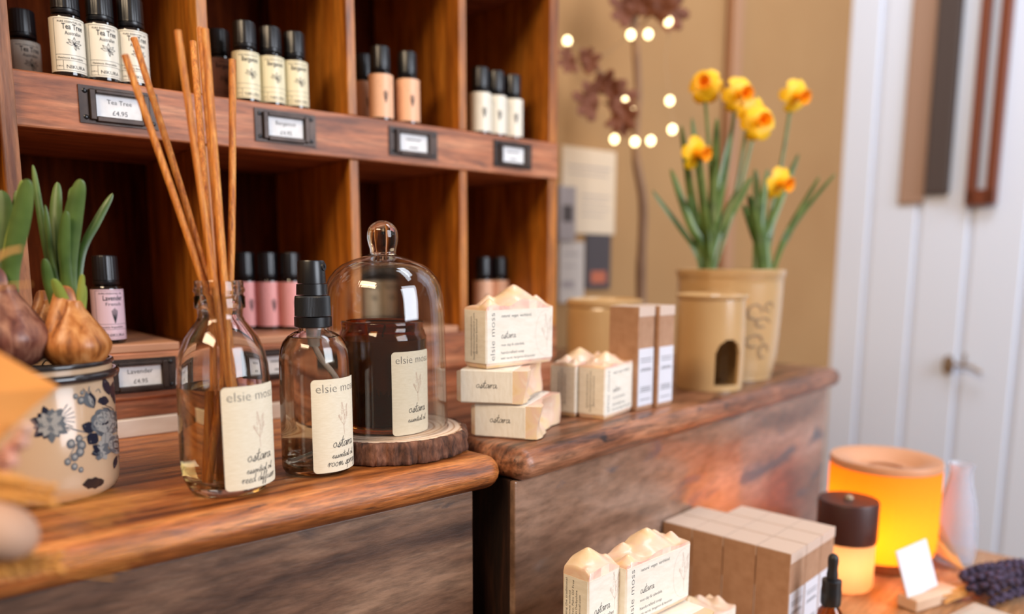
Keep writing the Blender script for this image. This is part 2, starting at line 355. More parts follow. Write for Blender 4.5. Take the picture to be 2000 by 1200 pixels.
def leafsketch(bm, x, y, h, mapf, off, mi):
    for a in (90, 40, 140, 10, 170, -35, -80):
        ca, sa = math.cos(rad(a)), math.sin(rad(a)); L = h*(.55 if a > 0 else .42)
        q = lambda u, v: (x+u*ca*L-v*sa*L, y+u*sa*L+v*ca*L)
        stroke(bm, [q(0, 0), q(.4, .2), q(1, 0)], h*.022, mapf, off, mi); stroke(bm, [q(0, 0), q(.4, -.2), q(1, 0)], h*.022, mapf, off, mi); stroke(bm, [q(0, 0), q(.85, 0)], h*.016, mapf, off, mi)
def cyl(r, a0=0): return lambda x, y, o: Vector(((r+o)*math.sin(a0+x/r), -(r+o)*math.cos(a0+x/r), y))
def flat(o, ex, ey, n):
    o, ex, ey, n = map(Vector, (o, ex, ey, n)); return lambda x, y, f: o+ex*x+ey*y+n*f
def patch(bm, w_, h_, mapf, rc=.003, off=.0003, mi=0, nx=28):      # rounded-corner label sheet with real thickness
    xs = [-w_/2+rc*(1-math.cos(PI/2*i/5)) for i in range(6)] if rc else [-w_/2]
    mid = [-w_/2+rc+(w_-2*rc)*i/nx for i in range(1, nx)] if rc else [-w_/2+w_*i/nx for i in range(1, nx)]
    xs = xs+mid+[-a for a in xs[::-1]]
    T, B = [], []
    for x in xs:
        d = max(0, abs(x)-(w_/2-rc)); hh = h_/2-rc+math.sqrt(max(0, rc*rc-d*d)) if rc else h_/2
        ys = [hh*(j/4-1)*1.0 for j in range(0, 9)]
        T.append([bm.verts.new(mapf(x, y, off)) for y in ys]); B.append([bm.verts.new(mapf(x, y, 0)) for y in (ys[0], ys[-1])])
    for i in range(len(xs)-1):
        for j in range(8): bm.faces.new((T[i][j], T[i+1][j], T[i+1][j+1], T[i][j+1])).material_index = mi
        bm.faces.new((B[i][0], B[i+1][0], T[i+1][0], T[i][0])).material_index = mi; bm.faces.new((T[i][-1], T[i+1][-1], B[i+1][-1], B[i][-1])).material_index = mi
def slab(bm, pts, thick, r, rc, z_top, mi=0, n=6, m=6):            # convex board with half-round edge; pts ccw
    cen = []
    k = len(pts); pts = [Vector((p[0], p[1])) for p in pts]
    for i in range(k):
        a, b, c = pts[i-1], pts[i], pts[(i+1) % k]
        n1 = Vector(((b-a).y, -(b-a).x)).normalized(); n2 = Vector(((c-b).y, -(c-b).x)).normalized()
        s = (n1+n2)/(1+n1.dot(n2)); cen.append((b-s*rc, math.atan2(n1.y, n1.x), math.atan2(n2.y, n2.x)))
    rings = []
    for j in range(m+1):
        ph = PI/2-PI*j/m; off = r*(1-math.cos(ph)); z = z_top-thick/2+thick/2*math.sin(ph); ring = []
        for c, a1, a2 in cen:
            while a2 < a1: a2 += 2*PI
            for q in range(n+1):
                a = a1+(a2-a1)*q/n; ring.append(bm.verts.new((c.x+(rc-off)*math.cos(a), c.y+(rc-off)*math.sin(a), z)))
        rings.append(ring)
    for a, b in zip(rings, rings[1:]):
        for q in range(len(a)): bm.faces.new((a[q], b[q], b[(q+1) % len(a)], a[(q+1) % len(a)])).material_index = mi
    bm.faces.new(rings[0]).material_index = mi; bm.faces.new(rings[-1][::-1]).material_index = mi
# ================================================================== SETTING
bm = BM(); box(bm, -2.6, 3.4, -2.2, 3.4, -.05, 0); struct('floor', bm, 'floor')
A0 = onz(243, 857, ZL)                                            # pigeonhole unit's front line meets the counter here
uP, bP = U(YP), -N(YP); rP = PI/2-YP
def Pw(l, b=0, z=0): v = A0+uP*l+bP*b; return Vector((v.x, v.y, z+EYE))
W0 = Pw(0, .30)                                                   # beige wall, parallel to the unit
bm = BM(); box(bm, -2.2, 1.70, 0, .08, -W0.z, 1.5); struct('wall_back', bm, 'wall_beige', loc=W0, rz=rP)
CR = Pw(1.70, .30)                                                # room corner
bm = BM(); box(bm, 0, .06, -.95, 0, -CR.z, 1.5)
for k in range(9): box(bm, -.006, .0, -.95+k*.11, -.95+k*.11+.098, -CR.z, 1.5, bev=.002, seg=1)
struct('wall_right', bm, 'wall_white', loc=CR, rz=rP)
bm = BM(); box(bm, -.02, .012, -.001, .02, 0-W0.z, 1.5, bev=.004); struct('trim_1', bm, mat('brown_wall_strip', (.36, .18, .09), .7), loc=Pw(1.22, .278), rz=rP)

# ================================================================== COUNTERS
OL = Vector((-.0253, .545, 0)); rL = PI/2-YL
ORr = Vector((.009, .555, 0)); rR = PI/2-YR
th = .025
L_ = thing('counter', 'warm brown wooden counter on the left with a rounded front edge, carrying the diffuser bottle', 'counter', (OL.x, OL.y, 0), rL, 'old wooden counters')
bm = BM(); slab(bm, [(-.75, 0), (.0302, 0), (-.0372, .50), (-.75, .50)], th, .0125, .014, EYE+ZL, n=8, m=10); link('counter_top', bm, 'counter', L_, True, sharp=50)
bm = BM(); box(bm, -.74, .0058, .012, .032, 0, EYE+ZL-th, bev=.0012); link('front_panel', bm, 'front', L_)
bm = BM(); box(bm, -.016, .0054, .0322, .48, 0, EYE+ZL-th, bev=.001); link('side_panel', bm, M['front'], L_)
R_ = thing('counter', 'worn brown wooden counter on the right with a rounded edge, carrying the soaps and burner', 'counter', (ORr.x, ORr.y, 0), rR, 'old wooden counters')
bm = BM(); slab(bm, [(0, 0), (.655, 0), (.655, .44), (0, .44)], th, .0125, .0135, EYE+ZR, n=8, m=10); link('counter_top', bm, wood('worn_counter_wood', [(.055, .02, .011), (.29, .105, .048), (.50, .22, .115)], .3, (1, 8, 8), 7, (30, .35), .7, (34, .60, (.03, .015, .012), (.6, 3, 3))), R_, True, sharp=50)
bm = BM(); box(bm, .004, .635, .012, .018, 0, EYE+ZR-th, bev=.0012); link('front_panel', bm, wood('reflection_paled_front_wood', [(.14, .075, .05), (.30, .17, .11), (.42, .27, .20)], .3, (1, 4, 4), 6, (40, .6), .3, (14, .62, (.09, .085, .095), (.7, 2, 2)), coat=.3), R_)  # base colour paled and pinked to carry the window's reflection on the panel
bm = BM(); box(bm, .0045, .022, .0182, .43, 0, EYE+ZR-th, bev=.0006); tag(link('side_panel', bm, wood('shade_dark_side_wood', [(.012, .005, .003), (.035, .012, .006), (.07, .025, .012)], .6, (10, 10, 1), 8, (40, .5), .3), R_), 'side board coloured dark for the shade under the counter edge')  # near-black colour stands for deep shade below the left counter's overhang
bm = BM(); box(bm, .617, .6348, .0182, .43, 0, EYE+ZR-th, bev=.001); link('side_panel', bm, 'shelf', R_)

# display table in front of the right counter
T_ = thing('display_table', 'low orange-brown wooden table in front of the right counter, holding lamps and boxes', 'table', (ORr.x, ORr.y, 0), rR)
zt = EYE+ZT
bm = BM(); XT = (onz(1880, 1066, ZT)-ORr).dot(U(YR)); box(bm, .03, XT, -.62, -.012, zt-.03, zt, bev=.004); link('tabletop', bm, 'table', T_)
for x, y in ((.06, -.58), (XT-.08, -.58), (.06, -.07), (XT-.08, -.07)):
    bm = BM(); box(bm, x, x+.045, y, y+.045, 0, zt-.03, bev=.003); link('leg', bm, 'table', T_)

# ================================================================== PIGEONHOLE UNIT
S = thing('pigeonhole_shelf', 'antique orange-brown wooden pigeonhole unit standing on the counters, filled with oil bottles', 'shelf unit', (A0.x, A0.y, EYE), rP)
D = .17; zb, z1, z2, z3, z4 = -.109, -.071, .0980, .1380, .307
divs = [-.194, -.0605, .080, .215, .3425, .470]
def part(nm, b, m, **k): return link(nm, b, m, S, **k)
for i, x in enumerate(divs):
    wd = .0095 if i < 5 else .013
    for a, b_ in ((z1+.0002, z2-.0002), (z3+.0002, z4-.0002)):
        bm = BM(); box(bm, x-wd/2, x+wd/2, .0015, D, a, b_, bev=.0009); part('divider', bm, 'divider')
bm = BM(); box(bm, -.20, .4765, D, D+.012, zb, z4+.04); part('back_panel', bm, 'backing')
bm = BM(); box(bm, -.0665, -.0562, -.004, .0012, zb-.016, z4+.04, bev=.0009); part('front_post', bm, wood('post_pine', [(.16, .05, .02), (.42, .17, .07), (.55, .25, .11)], .5, (8, 8, 1), 8, (30, .6), .2))
for a, b_, n_ in ((zb, z1, 'rail'), (z2, z3, 'rail'), (z4, z4+.04, 'rail')):
    bm = BM(); box(bm, -.20, .4765, 0, .016, a, b_, bev=.0015); part(n_, bm, 'shelf')
    bm = BM(); box(bm, -.20, .4765, .0162, D-.0002, a, b_-.0005); part('shelf_board', bm, 'shelf')
for a, b_ in ((-.056, .0755), (.0850, .2105), (.2195, .338), (.347, .4633)):
    bm = BM(); box(bm, a+.001, b_-(.028 if a < 0 else .004), .0006, D-.003, z1, z1+.0068, bev=.001); part('shelf_liner', bm, mat('pale_pine_liner', (.50, .24, .13), .5), ) 
bm = BM(); box(bm, -.20, .4765, .006, D, zb-.016, zb-.0002); part('base_board', bm, M['shelf'])
bm = BM(); box(bm, -.20, .160, .0, D-.01, ZL, zb-.0162, bev=.001); part('plinth', bm, 'white_paint')
bm = BM(); box(bm, .162, .4765, .0, D-.01, ZR, zb-.0162, bev=.001); part('plinth', bm, M['shelf'])
zl = z1+.0068
def holder(x, z, lines, sc_=1):
    w_, h_ = .056*sc_, .0275
    b = BM(); iw, ih = .0335*sc_, .0165
    for a in ((-w_/2, -iw/2, -h_/2, h_/2), (iw/2, w_/2, -h_/2, h_/2), (-iw/2, iw/2, ih/2, h_/2), (-iw/2, iw/2, -h_/2, -ih/2)):
        box(b, a[0], a[1], -.0012, 0, a[2], a[3])
    for a in ((-iw/2-.0045, -iw/2, -ih/2-.003, ih/2+.003), (iw/2, iw/2+.0045, -ih/2-.003, ih/2+.003), (-iw/2, iw/2, ih/2, ih/2+.003), (-iw/2, iw/2, -ih/2-.004, -ih/2)):
        box(b, a[0], a[1], -.0042, -.0008, a[2], a[3], bev=.0007)
    h = link('label_holder', b, 'holder', S, loc=(x, -.0002, z))
    b = BM(); box(b, -iw/2+.0006, iw/2-.0006, -.0009, -.0001, -ih/2, ih/2)
    mp = flat((0, -.0010, 0), (1, 0, 0), (0, 0, 1), (0, -1, 0))
    for s, y, wd in lines:
        if s: text(b, s, 0, y, wd, mp, .00004, 1)
        else: stroke(b, [(-wd/2, y), (wd/2, y)], .0011, mp, .00004, 1, 0)
    link('price_card', b, ['paper', 'grey_ink'], h)
    for sx in (-1, 1):
        for sz in (-1, 1):
            b = BM(); q = Matrix.Rotation(PI/2, 4, 'X'); lathe(b, [(0, .0020), (.0017, .0014), (.0021, .0009), (.0021, .0005)], 14, 0, Matrix.Translation((sx*(w_/2-.0042), 0, sz*(h_/2-.0042))) @ q)
            bx = sx*(w_/2-.0042); bz = sz*(h_/2-.0042)
            link('screw', b, 'black', h, True)
holder(.013, .1190, [('Tea Tree', .0018, .0175), ('£4.95', -.0062, .0107)])
holder(.1475, .1190, [('Bergamot', .0018, .0185), ('£4.95', -.0062, .0107)])
holder(.2800, .1190, [(None, .0030, .017), (None, -.0045, .010)])
holder(.4080, .1190, [(None, .0030, .017), (None, -.0045, .010)], .95)
holder(.0150, -.0895, [('Lavender', .0018, .0190), ('£4.95', -.0062, .0107)])
holder(.1330, -.0895, [(None, .0030, .017), (None, -.0045, .010)])

# ================================================================== OIL BOTTLES
def oil_bottle(label, group, lm, head, sub, drawing, H=.068, detail=1, mid='Melaleuca Alternifolia', r=.0119):
    t = thing('oil_bottle', label, 'bottle', (0, 0, 0), 0, group)
    b = BM(); lathe(b, [(0, 0), (r-.001, 0), (r, .0012), (r, .62*H-.001), (r-.0012, .645*H), (r-.004, .66*H), (.0074, .67*H), (.0074, .70*H), (0, .70*H)], 40)
    link('bottle_glass', b, 'amber_dark', t, True)
    b = BM(); rf = lambda a, z: .965 if (int(round(a/(2*PI)*96)) % 4 < 1 and .735*H < z < .985*H) else 1
    lathe(b, [(0, .665*H), (.0093, .665*H), (.0097, .67*H), (.0097, .705*H), (.0091, .708*H), (.0091, .716*H), (.0097, .72*H), (.0096, .74*H), (.0094, .97*H), (.0088, .99*H), (0, H)], 96, 0, None, rf)
    link('cap', b, 'black', t, True, sharp=60)
    b = BM(); zc = .33*H; hh = .57*H; mp0 = cyl(r+.00005, rad(14)); mp = lambda x, y, o: mp0(x, y+zc, o)
    patch(b, r*3.9, hh, mp, .0006, .00012, 0, 56); o = .00028
    bx, by = r*1.02, hh/2-.0012
    if detail:
        for pl in ([(-bx, -by), (-bx, by)], [(bx*1.35, -by), (bx*1.35, by)]): stroke(b, pl, .00022, mp, o, 1, 0)
        for yy, x0, x1 in ((by, -bx, bx*1.35), (-by, -bx, bx*1.35), (-by*.62, -bx, bx*1.35), (-by*.40, -bx, bx*1.35)):
            stroke(b, [(x0+(x1-x0)*i/10, yy) for i in range(11)], .00022, mp, o, 1, 0)
        for xx in (-bx*.55, bx*.95): stroke(b, [(xx, -by), (xx, -by*.62)], .00022, mp, o, 1, 0)
        text(b, 'PURE ESSENTIAL OIL', 0, by-.0028, bx*1.5, mp, o, 1)
        if mid: text(b, mid, -bx*.1, -by*.56, bx*1.5, mp, o, 1)
        else: stroke(b, [(-bx*.8, -by*.52), (bx*.6, -by*.52)], .0007, mp, o, 1, 0)
        text(b, '0.34fl.oz', -bx*.78, -by*.87, bx*.36, mp, o, 1)
        text(b, 'NIKURA', bx*.2, -by*.93, bx*1.15, mp, o, 1, h=.0036)
    if head: text(b, head, bx*.12, by*.60, bx*(1.25 if len(head) < 9 else 1.5), mp, o, 1, h=.0056, bold=.012)
    else: stroke(b, [(-bx*.45, by*.66), (bx*.7, by*.66)], .0016, mp, o, 1, 0); stroke(b, [(-bx*.3, by*.46), (bx*.5, by*.46)], .0010, mp, o, 1, 0)
    if sub: text(b, sub, bx*.12, by*.38, bx*.95, mp, o, 1, h=.0037)
    if drawing == 'leaf': leafsketch(b, bx*.15, by*.02, .0100, mp, o, 1)
    else:
        for k in range(-2, 3): stroke(b, [(bx*.15, -by*.36), (bx*.15+k*.0008, 0), (bx*.15+k*.0010, by*(.28-abs(k)*.05))], .0005, mp, o, 1)
    link('label', b, [lm, 'ink'], t, True)
    return t
def put(t, P, z, ang=0, **k):
    P = Vector((P.x, P.y, EYE+z)); r = dup(t, P, face(P)+ang, **k); return r
def remove(t):
    for c in list(t.children): bpy.data.objects.remove(c)
    bpy.data.objects.remove(t)
def inP(px, py, back): return onplane(px, py, A0+bP*back, -bP)
zs = z3+.0003
G1 = 'tea tree oil bottles'
b0 = oil_bottle('', G1, 'oil_label', 'Tea Tree', 'Australian', 'leaf', r=.0115)
for px, bk, lb in ((137, .0135, 'nearest of three cream-labelled tea tree oil bottles above their price card'),
                   (203, .0150, 'middle of the three cream-labelled tea tree oil bottles standing in a row'),
                   (262, .0165, 'third tea tree oil bottle in the row, partly behind the leaning reeds'),
                   (52, .105, 'tea tree oil bottle set back alone beside the left post, half hidden')):
    put(b0, inP(px, 150, bk), zs, label=lb)
remove(b0)
b0 = oil_bottle('', 'bergamot oil bottles', 'oil_label_cream', 'Bergamot', None, 'leaf', .068, 1, None, r=.0113)
for px, bk, lb in ((483, .017, 'bergamot oil bottle with cream label, nearest of the row above the bergamot card'),
                   (532, .018, 'middle of the three cream-labelled bergamot bottles in the second upper pigeonhole'),
                   (578, .019, 'bergamot oil bottle at the right end of its row, next to the bare orange wall')):
    put(b0, inP(px, 190, bk), zs, label=lb)
remove(b0)
b0 = oil_bottle('oil bottle behind the bergamot row, its label coloured darker for the shade', 'bergamot oil bottles', 'oil_label_shade', 'Bergamot', None, 'leaf', .068)
P = inP(432, 190, .055); b0.location = (P.x, P.y, EYE+zs); b0.rotation_euler.z = face(P)
b0 = oil_bottle('', 'peach-labelled oil bottles', 'oil_label_peach', None, None, 'x', .071, 0)
for px, bk, lb in ((745, .018, 'peach-labelled oil bottle, left of the pair in the third upper pigeonhole'),
                   (797, .018, 'peach-labelled oil bottle, right of the pair in the third upper pigeonhole'),
                   (712, .055, 'peach-labelled oil bottle standing in shadow behind the pair')):
    put(b0, inP(px, 236, bk), zs, label=lb)
remove(b0)
b0 = oil_bottle('', 'ivory-labelled oil bottles', 'oil_label', None, None, 'x', .070, 0)
for px, bk, lb in ((938, .016, 'ivory-labelled oil bottle, nearest of three in the last upper pigeonhole'),
                   (968, .018, 'middle ivory-labelled oil bottle in the last upper pigeonhole'),
                   (1000, .020, 'ivory-labelled oil bottle, farthest of three in the last upper pigeonhole')):
    put(b0, inP(px, 262, bk), zs, label=lb)
remove(b0)
b0 = oil_bottle('lavender oil bottle with lilac label standing behind the bulb pot', 'lower shelf oil bottles', 'oil_label_lilac', 'Lavender', 'French', 'x', .071, 1, 'Lavandula Angustifolia')
P = stand(216, 673, .012, zl); b0.location = (P.x, P.y, EYE+zl+.0003); b0.rotation_euler.z = face(P)
b0 = oil_bottle('', 'pink-labelled oil bottles', 'oil_label_pink', None, None, 'x', .076, 0)
for px, lb in ((484, 'pink-labelled oil bottle just right of the diffuser bottle neck'), (528, 'middle one of the three pink-labelled oil bottles'), (572, 'pink-labelled oil bottle half hidden behind the black spray head')):
    P = stand(px, 645, .012, zl); put(b0, P, zl+.0003, label=lb)
remove(b0)
b0 = oil_bottle('', 'ylang ylang oil bottles', 'oil_label_yellow', 'Ylang Ylang', None, 'leaf', .074, 1, None)
for px, lb in ((724, 'left one of the ylang ylang oil bottles seen through the glass cloche'), (759, 'middle ylang ylang oil bottle seen through the glass cloche'), (799, 'right one of the ylang ylang oil bottles seen through the glass cloche')):
    P = inP(px, 600, .135); put(b0, P, zl+.0003, label=lb)
remove(b0)
b0 = oil_bottle('', 'peach-labelled oil bottles on the lower shelf', 'oil_label_peach', None, None, 'x', .074, 0)
for px, lb in ((944, 'peach-labelled oil bottle in the last lower pigeonhole, left of two'), (975, 'peach-labelled oil bottle in the last lower pigeonhole, right of two')):
    P = inP(px, 600, .075); put(b0, P, zl+.0003, label=lb)
remove(b0)

# ================================================================== REED DIFFUSER
Cb = stand(449, 973, .0215, ZL); Cb.z = EYE+ZL+.0003
reedC = Cb.copy()
RD = thing('reed_diffuser_bottle', 'clear glass diffuser bottle half full of oil with cream label, holding the reeds', 'bottle', Cb, face(Cb))
pr = prof(Cb, [(548, 47), (551, 48.5), (560, 48.5), (565, 51), (569, 51), (573, 48), (577, 47.5), (580, 50.5), (601, 50.5), (604, 45), (618, 44), (626, 48), (640, 59), (660, 73), (685, 84), (712, 90), (740, 92), (800, 92.5), (860, 92.5), (905, 92)])
Rb = pr[-1][0]
out = [(0, .0025), (.012, .0022), (.0195, 0), (.0225, .0004), (Rb-.0032, .0045), (Rb-.0008, .0105)] + [(r, z) for r, z in reversed(pr)]
tw = .0021
inn = [(max(r-tw, .004), z) for r, z in pr if not (.555 < 0)]
neck_r = pr[0][0]-tw
inn = [(min(r-tw, neck_r) if z > pr[10][1] else r-tw, z) for r, z in pr]
inn[0] = (neck_r, pr[0][1])
body = out + inn + [(Rb-tw-.001, .012), (Rb-tw-.006, .0062), (.014, .0055), (0, .0065)]
bm = BM(); lathe(bm, body, 72); bottle = link('bottle_glass', bm, 'glass', RD, True, sharp=60)
zliq = zat(Cb, 751)+EYE-Cb.z
liq = [(0, .0064), (.014, .0054), (Rb-tw-.006, .0061), (Rb-tw-.0008, .0121)]
liq += [(r+.0001, z) for r, z in reversed(inn) if .014 < z < zliq-.001]+[(Rb-tw+.0001, zliq), (0, zliq)]
bm = BM(); lathe(bm, liq, 64); link('oil', bm, 'oil', RD, True)
def brand_label(parent, r, a0, zc, w_, h_, third, fourth, sh=1.0):
    b = BM(); mp0 = cyl(r+.0001, a0); mp = lambda x, y, o: mp0(x, y+zc, o); patch(b, w_, h_, mp, .0028, .0003, 0, 44); o = .00046
    text(b, 'elsie moss', 0, h_*.36, w_*.84, mp, o, 1, bold=-.018)
    sprig(b, w_*.06, h_*.06, h_*.34, mp, o, 2)
    script(b, 'ostara', w_*.06, -h_*.235, w_*.46, mp, o, 3, .12)
    script(b, third, w_*.06, -h_*.35, w_*.50, mp, o, 3, .13)
    if fourth: script(b, fourth, w_*.06, -h_*.44, w_*.66, mp, o, 3, .12)
    return link('label', b, ['label', 'grey_ink', 'pale_ink', 'ink'], parent, True)
def za(Cc, y): return zat(Cc, y)+EYE-Cc.z
zt_, zb_ = za(reedC, 742)+.0015, za(reedC, 918)
brand_label(RD, Rb, rad(37), (zt_+zb_)/2-.0045, .0405, zt_-zb_+.004, 'essential oil', 'reed diffuser')
# reeds: base inside the bottle, through the neck, to the tips
zrim = EYE+zat(Cb, 548)
def reed(tip, dep, mid, bot, label, wd=.0021):
    Tp = atd(tip[0], tip[1], dep)
    zn = zrim-.004; hx = Vector((RT.x, RT.y, 0)).normalized(); hy = Vector((-hx.y, hx.x, 0))
    nk = Vector((Cb.x, Cb.y, zn))+hx*mid[0]+hy*mid[1]
    d = (nk-Tp).normalized(); zfl = Cb.z+.0072
    Bt = nk + (nk-Tp)*((nk.z-zfl)/(Tp.z-nk.z))
    q = Vector((Bt.x-Cb.x, Bt.y-Cb.y, 0)); lim = .0205
    if q.length > lim: q *= lim/q.length
    if bot: q = hx*bot[0]+hy*bot[1]
    Bt = Vector((Cb.x+q.x, Cb.y+q.y, zfl))
    bm = BM(); pts = smoothprof([tuple(Tp-Bt), tuple(nk+(nk-Tp).normalized()*0-Bt), (0, 0, 0)], 6); tube(bm, pts, wd, 10)
    return tag(link('reed', bm, 'reed', None, True, loc=Bt, sharp=50), label, 'reed', 'reeds in the diffuser bottle')
reed((244, 108), .455, (-.0085, -.001), None, 'diffuser reed leaning farthest left, its tip over the tea tree price card')
reed((262, 75), .475, (-.0068, .0035), None, 'diffuser reed leaning left, second from the left, tip before the third tea tree bottle')
reed((347, 60), .452, (-.0006, -.0048), None, 'bright orange diffuser reed near the middle, third from the left')
reed((377, 82), .500, (-.0052, .0020), (-.0088, -.004), 'darker diffuser reed rising behind the middle bundle')
reed((391, 55), .478, (.0008, .0012), (-.0042, .002), 'diffuser reed just left of the tallest pair of reeds')
reed((400, 57), .462, (.0046, -.0032), None, 'tall thick reed on the right side of the middle bundle', .0023)
reed((454, 117), .475, (.0054, .0038), (-.0070, -.008), 'upright diffuser reed farthest to the right')

# ================================================================== ROOM SPRAY
Cs = stand(622, 934, .021, ZL); Cs.z = EYE+ZL+.0003
SP = thing('room_spray_bottle', 'clear glass spray bottle with black ribbed pump and cream label', 'bottle', Cs, face(Cs))
pr = prof(Cs, [(640, 30), (645, 31), (649, 40), (656, 51), (666, 60), (680, 66), (700, 69), (760, 69.5), (860, 69.5), (900, 69.5)])
Rs = pr[-1][0]; t2 = .0019
body = [(0, .0035), (.014, .003), (.0185, 0), (Rs-.0016, .0012), (Rs-.0003, .0035)]+[(r, z) for r, z in reversed(pr)]+[(pr[0][0]-t2, pr[0][1])]+[(r-t2, z-.0008) for r, z in pr[1:]]+[(Rs-t2, .008), (Rs-t2-.003, .0065), (0, .0065)]
bm = BM(); lathe(bm, body, 72); link('bottle_glass', bm, 'glass', SP, True, sharp=60)
zl2 = za(Cs, 658)
inn2 = [(r-t2+.0001, z-.0008) for r, z in pr[1:]]
bm = BM(); lathe(bm, [(0, .0064), (Rs-t2-.003, .0064), (Rs-t2+.0001, .008)]+[q for q in reversed(inn2) if q[1] < zl2-.001]+[(.0165, zl2), (0, zl2)], 64); link('liquid', bm, 'water', SP, True)
z_ = lambda y: za(Cs, y)
p2 = prof(Cs, [(509, 25), (512, 26.5), (554, 28), (555, 30.5), (576, 31.5), (578, 33.5), (581, 35), (617, 36), (619, 37), (637, 37), (639, 33)])
bm = BM(); rr = dict(zip([509, 512, 554, 555, 576, 578, 581, 617, 619, 637, 639], p2))
lathe(bm, [(0, rr[509][1])]+[rr[509], rr[512], rr[554], (0, rr[554][1])], 48)
hd = link('spray_head', bm, 'black', SP, True, sharp=40)
bm = BM(); zc = (rr[509][1]+rr[554][1])/2+.0035; q = Matrix.Rotation(rad(62), 4, 'Z') @ Matrix.Translation((0, -rr[512][0]-.0002, zc)) @ Matrix.Rotation(PI/2, 4, 'X'); lathe(bm, [(0, -.0006), (.0010, -.0006), (.0012, .0004), (.0026, .0006), (.0030, -.001)], 20, 0, q); link('nozzle', bm, 'black_matt', hd, True)
bm = BM(); lathe(bm, [(0, rr[555][1]), rr[555], rr[576], (0, rr[576][1])], 48); link('pump_collar', bm, 'black', SP, True, sharp=40)
bm = BM(); lathe(bm, [(0, rr[578][1]), (rr[578][0], rr[578][1]), (rr[581][0], rr[581][1]), (rr[617][0], rr[617][1]), (0, rr[617][1])], 160, 0, None, lambda a, z: .975 if int(round(a/(2*PI)*160)) % 2 else 1); link('ribbed_collar', bm, 'black_matt', SP, False)
bm = BM(); lathe(bm, [(0, rr[619][1]), rr[619], rr[637], (rr[639][0], rr[639][1]), (0, rr[639][1])], 60); link('collar_flange', bm, 'black', SP, True, sharp=40)
bm = BM(); lathe(bm, [(0, z_(640)), (.0052, z_(640)), (.0046, z_(660)), (.003, z_(662)), (.003, z_(680)), (0, z_(680))], 24)
tube(bm, smoothprof([(0, 0, z_(678)), (.003, .001, z_(700)), (.010, .003, z_(740)), (.014, .004, .045), (.006, -.002, .020), (-.012, -.012, .0115), (-.0172, -.0095, .0105)], 6), .0016, 10)
link('dip_tube', bm, 'clear_plastic', SP, True)
zt_, zb_ = z_(729), z_(896)
brand_label(SP, Rs, rad(41), (zt_+zb_)/2-.003, .0400, zt_-zb_+.003, 'essential oil', 'room spray')

# ================================================================== WOOD SLICE, CANDLE, CLOCHE
Cw = stand(760, 913, .0585, ZL); Cw.z = EYE+ZL+.0003
rs_ = random.Random(3); ph = [(rs_.uniform(0, 6.28), k) for k in (2, 3, 5, 9, 17, 31)]
am = (.012, .010, .008, .008, .010, .009)
rf = lambda a, z: 1+sum(m_*math.sin(k*a+p) for m_, (p, k) in zip(am, ph))
zt2 = .0165
WS = thing('wood_slice', 'round slice of tree trunk with rough brown bark, under the glass cloche', 'wood slice', Cw, 0)
bm = BM(); lathe(bm, [(0, 0), (.0575, 0), (.0595, .001), (.0600, .004), (.0592, .008), (.0602, .012), (.0590, zt2-.0008), (.0575, zt2), (.0560, zt2), (.0560, .002), (0, .002)], 220, 0, None, lambda a, z: rf(a, z)*(1+.012*math.sin(61*a+z*200)*math.sin(23*a)+.008*math.sin(97*a)))
link('bark', bm, 'bark', WS, True, sharp=70)
mr = mat('cut_wood_rings', (.7, .5, .35), .6); nt = mr.node_tree; wv = nt.nodes.new('ShaderNodeTexWave'); wv.wave_type = 'RINGS'; wv.rings_direction = 'Z'; wv.inputs['Scale'].default_value = 62; wv.inputs['Distortion'].default_value = 1.5; wv.inputs['Detail'].default_value = 2
tc = nt.nodes.new('ShaderNodeTexCoord'); nt.links.new(tc.outputs['Object'], wv.inputs[0]); rp = nt.nodes.new('ShaderNodeValToRGB'); rp.color_ramp.elements[0].color = (.50, .27, .15, 1); rp.color_ramp.elements[0].position = .0; rp.color_ramp.elements[1].color = (.80, .60, .45, 1); rp.color_ramp.elements[1].position = .35
nt.links.new(wv.outputs[0], rp.inputs[0]); nt.links.new(rp.outputs[0], nt.nodes['Principled BSDF'].inputs['Base Color'])
bm = BM(); lathe(bm, [(0, .0021), (.0558, .0021), (.0558, zt2-.0002), (0, zt2-.0002)], 120, 0, None, rf); link('cut_face', bm, mr, WS, False)
Cc = Vector((Cw.x, Cw.y, Cw.z+zt2+.0002)) + Vector((-.001, -.002, 0))
CL = thing('glass_cloche', 'clear glass bell cloche with round knob covering the amber candle', 'cloche', Cc, face(Cc))
rows = [(500, 34), (503, 44), (509, 62), (517, 80), (528, 94), (542, 105), (560, 113), (585, 117), (620, 119), (700, 120), (780, 120.5), (835, 121)]
pc = prof(Cc, rows); pc = [(min(r, .0505), z) for r, z in pc]
pk = prof(Cc, [(431, 3), (432.5, 10), (438, 20), (448, 28), (462, 30.5), (476, 29), (487, 26.5), (494, 25.5), (498, 28)])
Rc = pc[-1][0]; tg = .0021
print('cloche R', Rc, 'slice', Cw, 'reed R', Rb, 'spray R', Rs)
outp = [(.0, pc[0][1]+.0004), (pc[0][0]*.9, pc[0][1]+.0002)]+pc+[(Rc+.0006, .0012), (Rc, .0)]
inp = [(Rc-tg, .0)]+[(r-tg, z-(tg*.8 if r < .04 else 0)) for r, z in reversed(pc[2:])]+[(0, pc[2][1]-tg*.9+.001)]
bm = BM(); lathe(bm, outp+inp, 90); link('cloche_glass', bm, 'thin_glass', CL, True, sharp=60)
bm = BM(); lathe(bm, [(0, pk[0][1]+.0002)]+smoothprof(pk, 4)+[(pc[0][0], pc[0][1]+.0006), (0, pc[0][1]+.0005)], 64); link('knob', bm, 'glass', CL, True, sharp=60)
Cj = Vector((Cc.x-.001, Cc.y-.003, Cc.z))
CJ = thing('candle_jar', 'dark amber glass candle jar with cream label under the cloche', 'candle', Cj, face(Cj))
